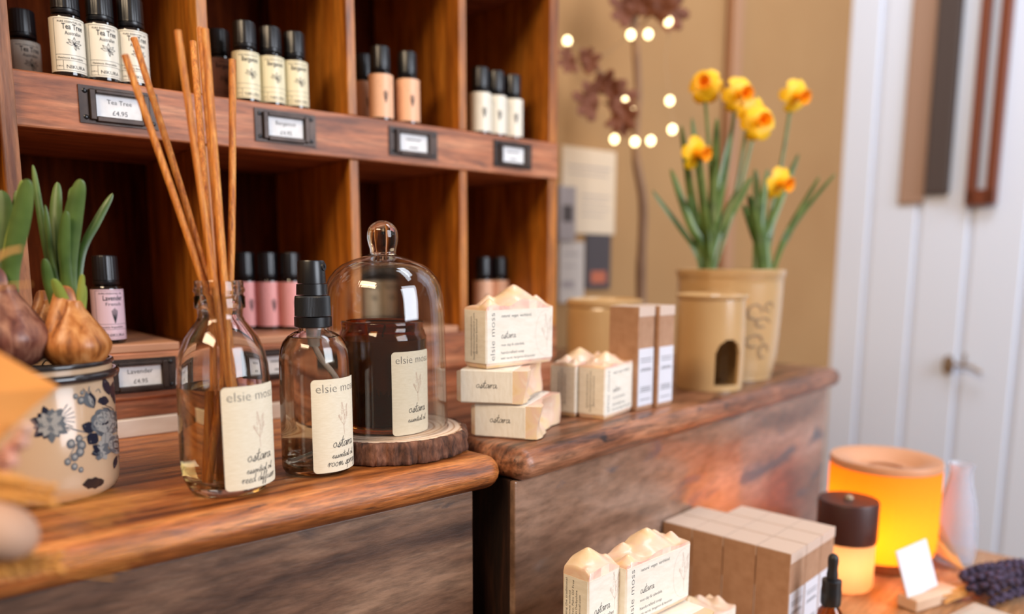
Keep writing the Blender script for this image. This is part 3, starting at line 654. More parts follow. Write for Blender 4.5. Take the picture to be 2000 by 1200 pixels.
pj = prof(Cj, [(626, 79), (629, 81), (634, 80), (642, 80), (645, 82), (652, 84), (656, 86), (661, 86), (700, 86), (760, 86), (820, 86)])
Rj = pj[-1][0]; tj = .003
bm = BM(); lathe(bm, [(0, .001), (Rj-.006, 0), (Rj-.002, .0015), (Rj, .005)]+[(r, z) for r, z in reversed(pj)]+[(r-tj, z) for r, z in pj]+[(Rj-tj, .008), (Rj-tj-.002, .006), (0, .006)], 72); link('jar_glass', bm, 'amber', CJ, True, sharp=60)
bm = BM(); zw = pj[6][1]-.002; lathe(bm, [(0, .0061), (Rj-tj-.0021, .0061), (Rj-tj-.0002, .009), (Rj-tj-.0002, zw), (0, zw)], 60); link('wax', bm, 'wax', CJ, True, sharp=50)
bm = BM(); tube(bm, [(0, 0, zw-.002), (0, 0, zw+.004), (.002, 0, zw+.009)], .0007, 6); link('wick', bm, 'black_matt', CJ, True)
z_ = lambda y: za(Cj, y)
zt_, zb_ = z_(676), z_(824)
brand_label(CJ, Rj, rad(43), (zt_+zb_)/2-.003, .0385, zt_-zb_+.003, 'essential oil', None)

# ================================================================== SOAPS
def soap(label, W=.075, T=.026, seed=1, group='wrapped soap bars', full=True, hp=.021, hollow=0):
    t = thing('soap_bar', label, 'soap', (0, 0, 0), 0, group); rr_ = random.Random(seed)
    b = BM(); nx, ny = 60, 24; base = .0445; e = .0022
    cones = [(rr_.uniform(-.10, .10)*W, T*.12, hp, .62), (-W*.40, -T*.30, hp*.55, .9), (W*.38, -T*.05, hp*.62, .95), (rr_.uniform(.1, .28)*W, T*.28, hp*.7, .8), (-W*.22, T*.30, hp*.62, .8)]
    def h(x, y):
        cv = [hgt-k*math.sqrt(((x-cx)**2+((y-cy)*1.2)**2)+.0000025) for cx, cy, hgt, k in cones]; v = math.log(sum(math.exp(q*1100) for q in cv))/1100
        v0 = .0030+.0018*math.sin(x*190+seed)*math.cos(y*150); v = v0+math.log(1+math.exp((v-v0)*1500))/1500; v += .0005*math.sin(x*300+y*200+seed*2)
        if hollow: q = (2*(x+W*.05)/W)**2*.75+(2*y/T)**2*.35; v = .0010+.0135*q/(.35+q)+.0016*math.sin(x*95+y*60+seed)+.0013*math.sin(x*60-y*150+seed*2)+.0005*math.sin(x*330+seed)
        ed = min(1, (W/2-abs(x))/.0025+.55)
        return base+v*ed
    g = []
    for i in range(nx+1):
        for_ = []
        for j in range(ny+1):
            x = -W/2+W*i/nx; y = -T/2+T*j/ny
            for_.append(b.verts.new((x*(1-.0), y, h(x, y))))
        g.append(for_)
    for i in range(nx):
        for j in range(ny): b.faces.new((g[i][j], g[i+1][j], g[i+1][j+1], g[i][j+1]))
    rim = [g[i][0] for i in range(nx+1)]+[g[nx][j] for j in range(1, ny+1)]+[g[i][ny] for i in range(nx-1, -1, -1)]+[g[0][j] for j in range(ny-1, 0, -1)]
    lo = [b.verts.new((v.co.x*.985, v.co.y*.96, .0022)) for v in rim]; l2 = [b.verts.new((v.co.x*.95, v.co.y*.88, 0)) for v in rim]
    n = len(rim)
    for i in range(n):
        f = b.faces.new((rim[i], lo[i], lo[(i+1) % n], rim[(i+1) % n])); b.faces.new((lo[i], l2[i], l2[(i+1) % n], lo[(i+1) % n]))
        if i < nx: f.material_index = 1
    b.faces.new(l2[::-1])
    link('soap_body', b, ['soap', 'soap_pink'], t, True, sharp=55)
    b = BM(); z0, z1_ = .0040, .0455; w2, t2_ = W/2+.0004, T/2+.0004
    c = .0012; ring = [(-w2+c, -t2_), (w2-c, -t2_), (w2, -t2_+c), (w2, t2_-c), (w2-c, t2_), (-w2+c, t2_), (-w2, t2_-c), (-w2, -t2_+c)]
    o_ = [[b.verts.new((x, y, z)) for x, y in ring] for z in (z0, z1_)]; i_ = [[b.verts.new((x*.988, y*.965, z)) for x, y in ring] for z in (z0, z1_)]
    for k in range(8):
        j = (k+1) % 8
        b.faces.new((o_[0][k], o_[0][j], o_[1][j], o_[1][k])); b.faces.new((o_[1][k], o_[1][j], i_[1][j], i_[1][k])); b.faces.new((i_[0][j], i_[0][k], i_[1][k], i_[1][j])); b.faces.new((i_[0][k], i_[0][j], o_[0][j], o_[0][k]))
    zc = (z0+z1_)/2; H = z1_-z0; f = .00006
    mf = flat((0, -t2_, zc), (1, 0, 0), (0, 0, 1), (0, -1, 0))
    if full:
        text(b, 'elsie moss', -W*.385, 0, H*.90, mf, f, 1, h=.0068, rot=PI/2, bold=-.012)
        text(b, 'natural  vegan  earthkind', -W*.07, H*.36, W*.44, mf, f, 1)
        script(b, 'ostara', -W*.19, -H*.04, W*.21, mf, f, 2, .13)
        text(b, 'rose clay & calendula', -W*.125, -H*.19, W*.34, mf, f, 1)
        text(b, 'handcrafted soap', -W*.125, -H*.34, W*.34, mf, f, 1, h=.0033)
        text(b, 'with neroli, bergamot & lavender', -W*.04, -H*.445, W*.52, mf, f, 1)
        stroke(b, [(W*.38+.012*math.cos(q*PI/12), .019*math.sin(q*PI/12)) for q in range(5, 20)], .00018, mf, f, 3); sprig(b, W*.40, 0, H*.72, mf, f, 3)
    else:
        script(b, 'ostara', -W*.08, -H*.12, W*.5, mf, f, 2, .13); text(b, '& pink clay', W*.0, -H*.27, W*.62, mf, f, 1); sprig(b, W*.33, H*.12, H*.66, mf, f, 3)
    me_ = flat((-w2, 0, zc), (0, 0, 1), (0, 1, 0), (-1, 0, 0))
    if full:
        for q, (s, l) in enumerate((('elsiemossbotanical.com', .76), ('lisa@elsiemossbotanical.com', .88), ('@elsie moss botanical', .66))): text(b, s, 0, .0035-q*.0032, H*l, me_, f, 2, h=.0026)
    else:
        for q, (s, l) in enumerate((('made using the traditional', .9), ('process method', .5), ('Cruelty Free. Palm Oil Free', .9), ('made in Derbyshire.', .6), ('botanical.com', .45))): text(b, s, .0, .007-q*.0029, H*l, me_, f, 2, h=.0024)
    mg = flat((w2, 0, zc), (0, 0, 1), (0, -1, 0), (1, 0, 0)); script(b, 'ostara', 0, -.001, H*.40, mg, f, 2, .14)
    link('paper_sleeve', b, ['sleeve', 'grey_ink', 'ink', 'pale_ink'], t, False)
    return t
def up_at(t, P, z, head):                    # standing: near-left bottom corner P, long side along heading
    W = t['_w']; T = t['_t']; u = U(head); n = -N(head)
    c = Vector((P.x, P.y, 0))+u*W/2+n*T/2; t.location = (c.x, c.y, EYE+z); t.rotation_euler = (0, 0, PI/2-head)
def mk_soap(label, **k):
    t = soap(label, **k); t['_w'] = k.get('W', .075); t['_t'] = k.get('T', .026); return t
def lie_at(t, C1, z, head):                  # lying: sleeve end face from C1 along heading, swirl to the right
    W = t['_w']; T = t['_t']; a = U(PI/2-head) ; a = Vector((math.cos(head), math.sin(head), 0)); wd = Vector((-a.y, a.x, 0))
    X = -wd; Z = a; Y = Z.cross(X)
    m = Matrix((X, Y, Z)).transposed().to_4x4(); c = Vector((C1.x, C1.y, EYE+z+T/2+.0006))+wd*W/2
    m.translation = c; t.matrix_world = m
    t.location = c; t.rotation_euler = m.to_euler()
s1 = mk_soap('lying soap bar at the bottom of the front stack, swirl facing right', seed=5, hollow=1); lie_at(s1, onz(919, 853, ZR), ZR+.0003, rad(-17))
s2 = mk_soap('lying soap bar in the middle of the front stack, smooth hollow in its swirl', seed=12, hp=.012, hollow=1); lie_at(s2, onz(891, 788, ZR+.0275), ZR+.0279, rad(-12))
s3 = mk_soap('upright wrapped soap bar on top of the front stack, front label fully readable', seed=2); up_at(s3, onz(950, 722, ZR+.0555), ZR+.0556, rad(46))
s3.location.x -= .0; 
s4 = mk_soap('upright soap bar standing beside the two tall kraft boxes', seed=8, hp=.014); up_at(s4, onz(1180, 822, ZR), ZR+.0003, rad(33)); s4.rotation_euler.z = PI/2-rad(33)
s5 = mk_soap('upright soap bar partly hidden behind the front soap stack', seed=9, hp=.016); up_at(s5, onz(1133, 819, ZR)+Vector((-.004, .006, 0)), ZR+.0003, rad(33)); s5.location = Vector(s5.location)
for t, P, z, hd_, W in ((s4, (.080, .677), 0, 36, .075),): pass
# lower soaps on the display table
zt_s = -.2560
s6 = mk_soap('small soap bar at the front left of the lower display', W=.036, T=.022, seed=4, group='soap bars on the display table', full=False, hp=.018); up_at(s6, Vector((.052, .497, 0)), zt_s, rad(43))
s7 = mk_soap('large wrapped soap bar on the lower stack in front of the grey-brown panel', W=.077, T=.026, seed=6, group='soap bars on the display table', hp=.018); up_at(s7, Vector((.0805, .5185, 0)), zt_s, rad(47))
k = 0
for q, lb in enumerate(('soap bar lying flat, topmost of the base layer under the lower soaps', 'soap bar lying flat in the middle of the base layers', 'soap bar lying flat on the display table, lowest of the base')):
    t = dup(s1, label=lb, group='soap bars laid flat under the lower soaps')
    a = N(rad(46)); X = U(rad(46)); Z = a; Y = Z.cross(X); m = Matrix((X, Y, Z)).transposed().to_4x4(); c = Vector((.0805, .5185, 0))+X*.040-a*.030; m.translation = Vector((c.x, c.y, EYE+zt_s-.0145-q*.0268)); t.location = m.translation; t.rotation_euler = m.to_euler()
    t = dup(s1, label=lb.replace('soap bar', 'left soap bar'), group='soap bars laid flat under the lower soaps')
    c = c-X*.0765; m.translation = Vector((c.x, c.y, EYE+zt_s-.0145-q*.0268)); t.location = m.translation; t.rotation_euler = m.to_euler()
s8 = mk_soap('soap bar in the lower front row with only its pale swirled top in view', W=.077, T=.027, seed=3, group='soap bars on the display table', hp=.018); up_at(s8, Vector((.132, .585, 0)), ZT+.0003, rad(52))
for o in (s1, s2, s3, s4, s5, s6, s7, s8) + tuple(x for x in C.objects if x.get('_w')):
    for q in ('_w', '_t'):
        if q in o: del o[q]

# ================================================================== KRAFT BOXES
def kraft(label, w_, d_, h_, group, cat='box'):
    t = thing('kraft_box', label, cat, (0, 0, 0), 0, group)
    b = BM(); box(b, 0, w_, 0, d_, 0, h_-.0004, bev=.0007); link('carton', b, 'kraft', t)
    b = BM(); box(b, .0004, w_-.0004, .0006, d_-.0004, h_-.0003, h_+.0003); box(b, .0002, w_-.0002, -.0004, .0006, h_-.009, h_+.0003); link('lid_flap', b, 'kraft_pale', t)
    b = BM(); box(b, .001, w_-.001, -.0005, -.0001, .004, h_*.60); mp = flat((w_/2, -.0006, 0), (1, 0, 0), (0, 0, 1), (0, -1, 0))
    for q, yy in enumerate((.50, .47, .40, .385, .22, .20, .18, .10)): stroke(b, [(-w_*(.36-.03*(q % 3)), h_*yy), (w_*(.36-.03*(q % 3)), h_*yy)], .0007, mp, .00005, 1, 0)
    link('label', b, ['white_label', 'grey_ink'], t)
    return t
kb = kraft('tall kraft box standing next to the upright soap, left of the pair', .0275, .033, .0975, 'tall kraft boxes on the counter')
P = onz(1243, 804, ZR); kb.location = (P.x, P.y, EYE+ZR+.0003); kb.rotation_euler = (0, 0, PI/2-rad(42))
P = onz(1283, 797, ZR); dup(kb, (P.x, P.y, EYE+ZR+.0003), PI/2-rad(42), label='tall kraft box standing next to the oil burner, right of the pair')
kq = kraft('', .0325, .0312, .0915, 'kraft boxes packed in a block on the display table')
Q = onz(1545, 1084, ZT+.0918); u_, n_ = U(rad(43)), -N(rad(43)); names = ['front', 'second', 'third', 'rearmost']; cols = ['left', 'middle', 'right']
for i in range(3):
    for j in range(4):
        if i == 2 and j == 3: continue
        p = Q+u_*(.0331*i)+n_*(.0318*j); dup(kq, (p.x, p.y, EYE+ZT+.0003), PI/2-rad(43), label='kraft box in the packed block, %s row from the front, %s column' % (names[j], cols[i]))
remove(kq)

# ================================================================== CERAMICS AND DAFFODILS ON THE RIGHT COUNTER
zr = EYE+ZR+.0003
P = Vector((.112, .945, zr)); t = thing('ceramic_pot', 'squat cream stoneware candle pot behind the soap bars', 'pot', P, face(P))
bm = BM(); lathe(bm, smoothprof([(0, 0), (.030, 0), (.040, .003), (.0445, .015), (.046, .045), (.0455, .078), (.044, .086)], 4)+[(.0465, .088), (.0465, .094), (.043, .096), (.041, .094), (.041, .01), (0, .008)], 56); link('pot_body', bm, 'cream', t, True, sharp=50)
bm = BM(); lathe(bm, [(0, .0081), (.0405, .0101), (.0405, .08), (0, .08)], 40); link('wax', bm, 'cream_wax', t, True)
P = stand(1383, 766, .036, ZR); P.z = zr
t = thing('oil_burner', 'cream ceramic oil burner with an arched tealight opening', 'oil burner', P, face(P)+rad(34))
# cylindrical shell with an arch cut out
bm = BM(); n = 160; rz_ = 60; Hb = .100; ro, ri = .0365, .033
def rad_at(z): return 1+.03*math.sin(z/Hb*PI)
def inarch(a, z): x = math.sin(a)*ro; return math.cos(a) > 0 and abs(x) < .0155 and z > .006 and (z < .036 or (x*x/(.0155**2)+(z-.036)**2/(.021**2)) < 1)
vo = {}; vi = {}
for k in range(n):
    for j in range(rz_+1):
        a = 2*PI*k/n; z = Hb*j/rz_; vo[k, j] = bm.verts.new((ro*rad_at(z)*math.sin(a), -ro*rad_at(z)*math.cos(a), z)); vi[k, j] = bm.verts.new((ri*rad_at(z)*math.sin(a), -ri*rad_at(z)*math.cos(a), z))
open_ = {(k, j) for k in range(n) for j in range(rz_) if inarch(2*PI*(k+.5)/n, Hb*(j+.5)/rz_)}
for k in range(n):
    for j in range(rz_):
        k2 = (k+1) % n
        if (k, j) in open_: continue
        bm.faces.new((vo[k, j], vo[k2, j], vo[k2, j+1], vo[k, j+1])); bm.faces.new((vi[k2, j], vi[k, j], vi[k, j+1], vi[k2, j+1]))
        for a_, b_, c_ in (((k-1) % n, j, ((k, j), (k, j+1))), (k2, j, ((k2, j), (k2, j+1)))):
            if (a_, b_) in open_: bm.faces.new((vo[c_[0]], vo[c_[1]], vi[c_[1]], vi[c_[0]]))
        for jj, c_ in ((j-1, ((k, j), (k2, j))), (j+1, ((k, j+1), (k2, j+1)))):
            if (k, jj) in open_ or (jj < 0): bm.faces.new((vo[c_[0]], vo[c_[1]], vi[c_[1]], vi[c_[0]]))
link('burner_body', bm, 'cream', t, True, sharp=50)
bm = BM(); lathe(bm, [(0, .094), (.030, .096), (.0385, .1000), (.0395, .1035), (.0375, .1050), (.030, .1005), (0, .0985)], 48); link('oil_dish', bm, 'cream', t, True)
bm = BM(); lathe(bm, [(0, .0002), (.0325, .0002), (.0325, .004), (0, .004)], 40); link('burner_floor', bm, 'cream', t, True)
P = stand(1425, 752, .058, ZR)+Vector((.0, .02, 0)); P.z = zr
PL = thing('planter', 'large cream stoneware planter with dark writing round it, holding daffodils', 'planter', P, face(P))
bm = BM(); lathe(bm, smoothprof([(0, 0), (.048, 0), (.054, .004), (.059, .03), (.062, .08), (.063, .122)], 4)+[(.065, .124), (.065, .131), (.061, .132), (.059, .128), (.058, .1), (0, .1)], 64); link('planter_body', bm, 'cream', PL, True, sharp=50)
bm = BM(); mp = cyl(.0628, rad(36))
wmap = lambda x, y, o: Vector(((lambda r_: (r_*math.sin(rad(36)+x/r_), -r_*math.cos(rad(36)+x/r_), y))(.0602+y*.028+o)))
for cx_, cz_, rx, rz2 in ((-.008, .082, .009, .010), (.004, .070, .010, .006), (-.006, .048, .011, .008), (.008, .036, .007, .009), (.012, .088, .006, .006)):
    stroke(bm, [(cx_+rx*math.cos(t*.62), cz_+rz2*math.sin(t*.62)*(1-.03*t)) for t in range(9)], .0016, wmap, .0004, 0)
link('writing', bm, mat('brown_writing', (.20, .13, .08), .6), PL)
bm = BM(); blob(bm, (0, 0, .110), .055, (1, 1, .25), 2); link('moss', bm, 'soil', PL, True)
def blade(bm, pts, wd, side, mi=0, fold=.25, tip=.15):
    pts = [Vector(p) for p in smoothprof([tuple(p) for p in pts], 9)]; pts = pts[:-1]+[pts[-2].lerp(pts[-1], f) for f in (.4, .75, 1)]; side = Vector(side).normalized(); rings = []; n = len(pts)
    for i, p in enumerate(pts):
        t = min(1, i/(n-3)) if i < n-3 else 1-(1/(n-3))*(1, .6, .25, 0)[i-(n-4)] if i >= n-4 else i/(n-3); tt = (pts[min(i+1, n-1)]-pts[max(i-1, 0)]).normalized(); s = (side-tt*side.dot(tt)).normalized(); nn = tt.cross(s)
        w_ = wd*(min(1, .72+.5*t) if t < .55 else math.sqrt(max(.0, 1-((t-.55)/.45)**2.2))*1.0)+wd*.02
        th_ = wd*.16*(1-.6*t)+.0002
        rings.append([bm.verts.new(p+s*w_*a+nn*(b*th_+abs(a)*w_*fold)) for a, b in ((-1, 0), (-.5, 1), (0, 1), (.5, 1), (1, 0), (.5, -1), (0, -1), (-.5, -1))])
    for a, b in zip(rings, rings[1:]):
        for k in range(8): bm.faces.new((a[k], a[(k+1) % 8], b[(k+1) % 8], b[k])).material_index = mi
    bm.faces.new(rings[0][::-1]).material_index = mi; bm.faces.new(rings[-1]).material_index = mi
def daffodil_plant(label, base, heads, leaves, dep0, cross=.0):
    t = thing('daffodil_plant', label, 'daffodils', base, 0, 'daffodils in the planter')
    rr_ = random.Random(len(label))
    for tip, mid, w_ in leaves:
        d = dep0+rr_.uniform(-.02, .02); Tp = atd(*tip, d)-Vector(base); Mp = atd(*mid, dep0+rr_.uniform(-.012, .012))-Vector(base)
        b = BM(); b0_ = Vector((rr_.uniform(-.012, .012), rr_.uniform(-.012, .012), -.004)); sd = Vector((1, rr_.uniform(-.9, .9), 0))
        blade(b, [b0_, b0_.lerp(Mp, .5)+Vector((0, 0, .008)), Mp, Tp], w_, sd); link('leaf', b, 'leaf', t, True)
    for (hx, hy), ang in heads:
        H_ = atd(hx, hy, dep0+rr_.uniform(-.015, .02))-Vector(base)
        b = BM(); st = Vector((rr_.uniform(-.008, .008), rr_.uniform(-.008, .008), -.004)); tube(b, smoothprof([tuple(st), tuple(st.lerp(H_, .5)+Vector((.004, 0, .004))), tuple(H_+Vector((0, .01, .004)))], 6), .0022, 8); stem = link('stem', b, 'leaf', t, True)
        dirn = Vector((math.sin(ang)*.8, -.75, rr_.uniform(-.35, .1))).normalized(); q = dirn.to_track_quat('Z', 'Y').to_matrix()
        b = BM()
        for k in range(6):
            a = k*PI/3+rr_.uniform(-.12, .12); L = .021
            pts = [Vector((math.cos(a)*r_, math.sin(a)*r_, z)) for r_, z in ((.002, 0), (L*.4, .002), (L*.75, .0005), (L, -.004+rr_.uniform(-.004, .004)))]
            blade(b, [H_+q @ p for p in pts], .0085, q @ Vector((-math.sin(a), math.cos(a), 0)), 0, .1)
        fl = link('flower', b, 'petal', stem, True)
        b = BM(); mx = Matrix.Translation(H_) @ q.to_4x4(); lathe(b, [(0, .0005), (.0045, .001), (.0055, .008), (.0068, .015), (.0095, .0185), (.0088, .0192), (.0055, .0155), (.0042, .008), (0, .004)], 26, 0, mx, lambda a, z: 1+(.09*math.sin(a*9) if z > .0145 else 0)); link('trumpet', b, 'trumpet', stem, True)
    return t
dp = depth(P)
Ba = atd(1385, 545, dp-.01); Ba.z = P.z+.122; Bb = atd(1485, 540, dp+.01); Bb.z = P.z+.122
daffodil_plant('left clump of yellow daffodils with five open flowers', Ba, [((1378, 168), -.4), ((1443, 185), .3), ((1468, 222), .5), ((1482, 240), .1), ((1357, 298), .9)],
    [((1275, 372), (1335, 450), .0065), ((1330, 245), (1352, 400), .006), ((1352, 230), (1372, 380), .0055), ((1400, 230), (1392, 380), .006), ((1430, 250), (1400, 400), .006), ((1468, 345), (1420, 430), .006), ((1310, 330), (1350, 440), .0055), ((1420, 300), (1398, 420), .006), ((1365, 300), (1375, 420), .006), ((1440, 370), (1405, 450), .0055), ((1345, 380), (1362, 460), .006)], dp-.012)
daffodil_plant('right clump of daffodils with two flowers and one long arching leaf', Bb, [((1553, 188), .5), ((1520, 358), .6)],
    [((1632, 340), (1560, 430), .0065), ((1600, 345), (1545, 440), .0045), ((1462, 380), (1478, 450), .0065), ((1500, 330), (1490, 430), .006), ((1475, 330), (1482, 430), .006), ((1452, 400), (1475, 460), .0055), ((1560, 300), (1505, 440), .005)], dp+.012)

# ================================================================== TWIG TREE WITH LIGHTS
Pt = onz(1256, 690, ZR); Pt.z = zr
TT = thing('twig_tree', 'thin bare trunk with dried brown leaves rising behind the cream pot', 'decorative tree', Pt, 0)
dt = depth(Pt)
bm = BM(); tube(bm, smoothprof([(0, 0, 0)]+[tuple(atd(x, y, dt)-Pt) for x, y in ((1252, 540), (1256, 400), (1242, 300), (1246, 180), (1240, 60), (1236, -60))], 6), [.0085]*8+[.0075]*10+[.0065]*19, 10); link('trunk', bm, 'twig', TT, True)
for pts in (((1244, 250), (1215, 225), (1180, 200)), ((1243, 60), (1270, 30), (1310, 15)), ((1246, 200), (1190, 150), (1130, 118)), ((1242, 90), (1230, 40), (1215, -10))):
    bm = BM(); tube(bm, [atd(x, y, dt-.01*i)-Pt for i, (x, y) in enumerate(pts)], .0022, 6); link('branch', bm, 'twig', TT, True)
def dleaf(px, py, s, rot):
    c = atd(px, py, dt-.025)-Pt; b = BM(); q = Matrix.Rotation(rot, 3, 'Y') @ Matrix.Rotation(.5*math.sin(rot*3), 3, 'X')
    for a in (-75, -38, 0, 38, 75):
        v = Vector((math.sin(rad(a)), 0, math.cos(rad(a)))); L = s*(1-.004*abs(a)); blade(b, [c+q @ (v*L*f+Vector((0, .004*math.sin(f*5+a), 0))) for f in (0, .35, .7, 1)], s*.20, q @ Vector((v.z, .2, -v.x)), 0, .15)
    link('dried_leaf', b, 'maple', TT, True)
for a in ((1235, 22, .042, -1.2), (1270, 12, .05, .9), (1300, 20, .045, 1.6), (1250, 25, .035, .2), (1120, 115, .032, -1.9), (1140, 122, .03, 1.2), (1165, 200, .045, -1.4), (1195, 195, .045, 1.3), (1205, 220, .040, 2.4), (1180, 180, .035, .3), (1212, 235, .03, 2.9)): dleaf(*a)
pts = ((1108, 80), (1232, 68), (1266, 67), (1305, 42), (1220, 195), (1236, 220), (1308, 197), (1313, 253), (1200, 272), (1240, 277), (1271, 275))
bm = BM(); blob(bm, (0, 0, 0), .0062, (1, 1, 1.15), 2); fl_me = link('fairy_light', bm, 'bulb_light', None, True)
for i, (x, y) in enumerate(pts):
    o = fl_me if i == 0 else fl_me.copy()
    if i: C.objects.link(o)
    o.location = atd(x, y, dt-.012-.01*(i % 2)); nm = ['at far left by the shelf edge', 'below the top leaves, left of the close pair', 'below the top leaves, right of the close pair', 'highest of all, under the top leaf', 'beside the lower leaf cluster, upper one', 'touching the trunk beside the leaf cluster', 'right of the trunk, higher of two by the daffodils', 'right of the trunk, lower of two by the daffodils', 'leftmost of the bottom row of three', 'middle of the bottom row of three', 'rightmost of the bottom row of three'][i]
    tag(o, 'glowing warm fairy light ' + nm, 'light', 'fairy lights on the twig tree')
bm = BM(); wp = [atd(x, y, dt-.006) for x, y in ((1108, 80), (1170, 110), (1232, 68), (1266, 67), (1305, 42), (1300, 120), (1308, 197), (1313, 253), (1271, 275), (1240, 277), (1200, 272), (1220, 195), (1236, 220))]
tube(bm, smoothprof([tuple(p) for p in wp], 4), .0005, 5); tag(link('light_wire', bm, 'brass', None, True), 'thin wire linking the fairy lights round the twig tree', 'wire')

# ================================================================== PRINTS ON THE BEIGE WALL
def on_wall(px0, px1, py0, py1, off=.002):
    P0 = Pw(0, .30-off); q = [onplane(x, y, P0, -bP) for x, y in ((px0, py1), (px1, py1), (px0, py0))]
    return q[0], (q[1]-q[0]).dot(uP), q[2].z-q[0].z
def print_on_wall(name, label, cat, px0, px1, py0, py1, m, lines, mi2='poster_grey', th_=.004, **k):
    o, w_, h_ = on_wall(px0, px1, py0, py1, th_); b = BM(); box(b, 0, w_, 0, th_-.0003, 0, h_, bev=.0008); mp = flat((0, -.0002, 0), (1, 0, 0), (0, 0, 1), (0, -1, 0))
    for x0, x1, y, t_ in lines: stroke(b, [(x0*w_, y*h_), (x1*w_, y*h_)], t_*h_, mp, .0001, 1, 0)
    return tag(link(name, b, [m, mi2], None, loc=(o.x, o.y, o.z), rz=rP), label, cat, **k)
print_on_wall('wall_card', 'large cream printed card on the beige wall beside the shelf unit', 'card', 1097, 1200, 283, 455, 'poster', [(.1, .9, .78, .02), (.1, .85, .70, .015), (.35, .9, .45, .015), (.35, .85, .38, .012), (.35, .9, .30, .012), (.35, .8, .22, .012)])
print_on_wall('framed_print', 'small grey-brown print overlapping the corner of the cream card', 'picture', 1092, 1124, 362, 470, 'poster_grey', [(.2, .8, .5, .3)], 'dark_brown', .008)
print_on_wall('framed_print', 'pale leaflet below the grey-brown print on the beige wall', 'picture', 1092, 1140, 472, 592, mat('pale_leaflet', (.50, .42, .36), .7), [(.15, .8, .8, .03), (.15, .7, .6, .02), (.1, .6, .3, .12)], 'poster_grey')
print_on_wall('framed_print', 'near-black print with a rust-red patch low on the wall', 'picture', 1144, 1192, 456, 566, 'black_box', [(.2, .8, .22, .22)], 'red_print')
# hanging things on the white wall
def on_right(px, py, off): return onplane(px, py, CR+bP*0-uP*off, -uP)
fR = -uP; sR = -bP
def hang(name, label, cat, px0, px1, py0, py1, th_, m, grp=None):
    P = on_right(px0, py1, th_); Q2 = on_right(px1, py1, th_); P3 = on_right(px0, py0, th_); w_ = (Q2-P).length; h_ = P3.z-P.z
    b = BM(); box(b, -th_+.0065, -.0066+.0, 0, w_, 0, h_, bev=min(.004, th_*.2)); 
    for v in b.verts: v.co = Vector((v.co.x, -v.co.y, v.co.z))
    o = link(name, b, m, None, loc=(P.x, P.y, P.z), rz=rP); o.location = Vector(P)+uP*th_; return tag(o, label, cat, grp)
hang('hanging_scarf', 'tan cloth strip hanging on the white panelled wall', 'cloth', 1750, 1800, -40, 400, .02, 'brown_soft')
hang('hanging_scarf', 'charcoal cloth strip hanging beside the tan one on the white wall', 'cloth', 1800, 1846, -40, 380, .03, 'dark_brown')
FRM = thing('mirror_frame', 'narrow copper-brown frame hanging near the right edge of the picture', 'frame', on_right(1920, 400, .0), rP)
for (a0_, a1_, b0_, b1_) in ((1886, 1904, -60, 400), (1924, 1944, -60, 400), (1886, 1944, 372, 402)):
    P = on_right(a0_, b1_, .02); Q2 = on_right(a1_, b1_, .02); P3 = on_right(a0_, b0_, .02); w_ = (Q2-P).length; h_ = P3.z-P.z; rel = Vector(P)-FRM.location
    b = BM(); box(b, -.010, .010, -w_, 0, 0, h_, bev=.002); o = link('frame_bar', b, 'copper', FRM); o.location = (rel.dot(uP), rel.dot(bP), rel.z)
P = on_right(1885, 715, .0)
HK = thing('wall_hook', 'brass coat hook arm on the white panelled wall', 'hook', P, rP)
bm = BM(); lathe(bm, [(0, -.006), (.012, -.006), (.012, -.003), (0, -.003)], 20, 0, Matrix.Translation((-.008, .030, 0)) @ Matrix.Rotation(PI/2, 4, 'Y') @ Matrix.Diagonal((1.8, 1, 1, 1))); link('hook_plate', bm, 'brass', HK, True)
bm = BM(); tube(bm, smoothprof([(-.010, .030, .004), (-.030, .020, .003), (-.035, -.02, .004), (-.035, -.045, -.008)], 6), .004, 10); tube(bm, [(-.033, -.008, .002), (-.034, -.010, .03)], .003, 8); link('hook_arm', bm, 'brass', HK, True)

# ================================================================== LAMPS AND THINGS ON THE DISPLAY TABLE
zt0 = EYE+ZT+.0003
P = onz(1713, 1125, ZT); P = Vector((P.x, P.y, zt0))+Vector((P.x, P.y, 0)).normalized()*.045; PLm = P
LM = thing('glowing_lamp', 'large glowing amber drum lamp with a peach wooden top ring', 'lamp', P, face(P))
ms = bpy.data.materials.new('amber_shade'); ms.use_nodes = True; nt = ms.node_tree; nt.nodes.remove(nt.nodes['Principled BSDF']); out_ = nt.nodes['Material Output']
tr = nt.nodes.new('ShaderNodeBsdfTranslucent'); tr.inputs[0].default_value = (1.0, .40, .02, 1); df = nt.nodes.new('ShaderNodeBsdfDiffuse'); df.inputs[0].default_value = (.95, .45, .08, 1); mx_ = nt.nodes.new('ShaderNodeMixShader'); mx_.inputs[0].default_value = .3
nt.links.new(tr.outputs[0], mx_.inputs[1]); nt.links.new(df.outputs[0], mx_.inputs[2]); nt.links.new(mx_.outputs[0], out_.inputs[0]); M['shade'] = ms
dL = depth(P+Vector((0, 0, .1))); rl = 112/F*dL/math.hypot(1, P.x/P.y)
zT = zat(P, 893)+EYE-P.z
bm = BM(); lathe(bm, [(rl*.82, .0135), (rl*.93, .016), (rl*.985, .026), (rl, .045), (rl, zT-.008)], 64); link('glass_shade', bm, 'shade', LM, True)
bm = BM(); lathe(bm, [(0, 0), (rl*.74, 0), (rl*.80, .004), (rl*.82, .013), (0, .013)], 56); link('base', bm, 'walnut', LM, True, sharp=40)
bm = BM(); lathe(bm, [(.020, zT-.012), (rl*.99, zT-.009), (rl*1.01, zT-.004), (rl*.99, zT), (rl*.7, zT-.002), (.030, zT-.012), (.014, zT-.016), (.014, zT-.022), (.020, zT-.020)], 64); link('top_ring', bm, 'peach_lid', LM, True)
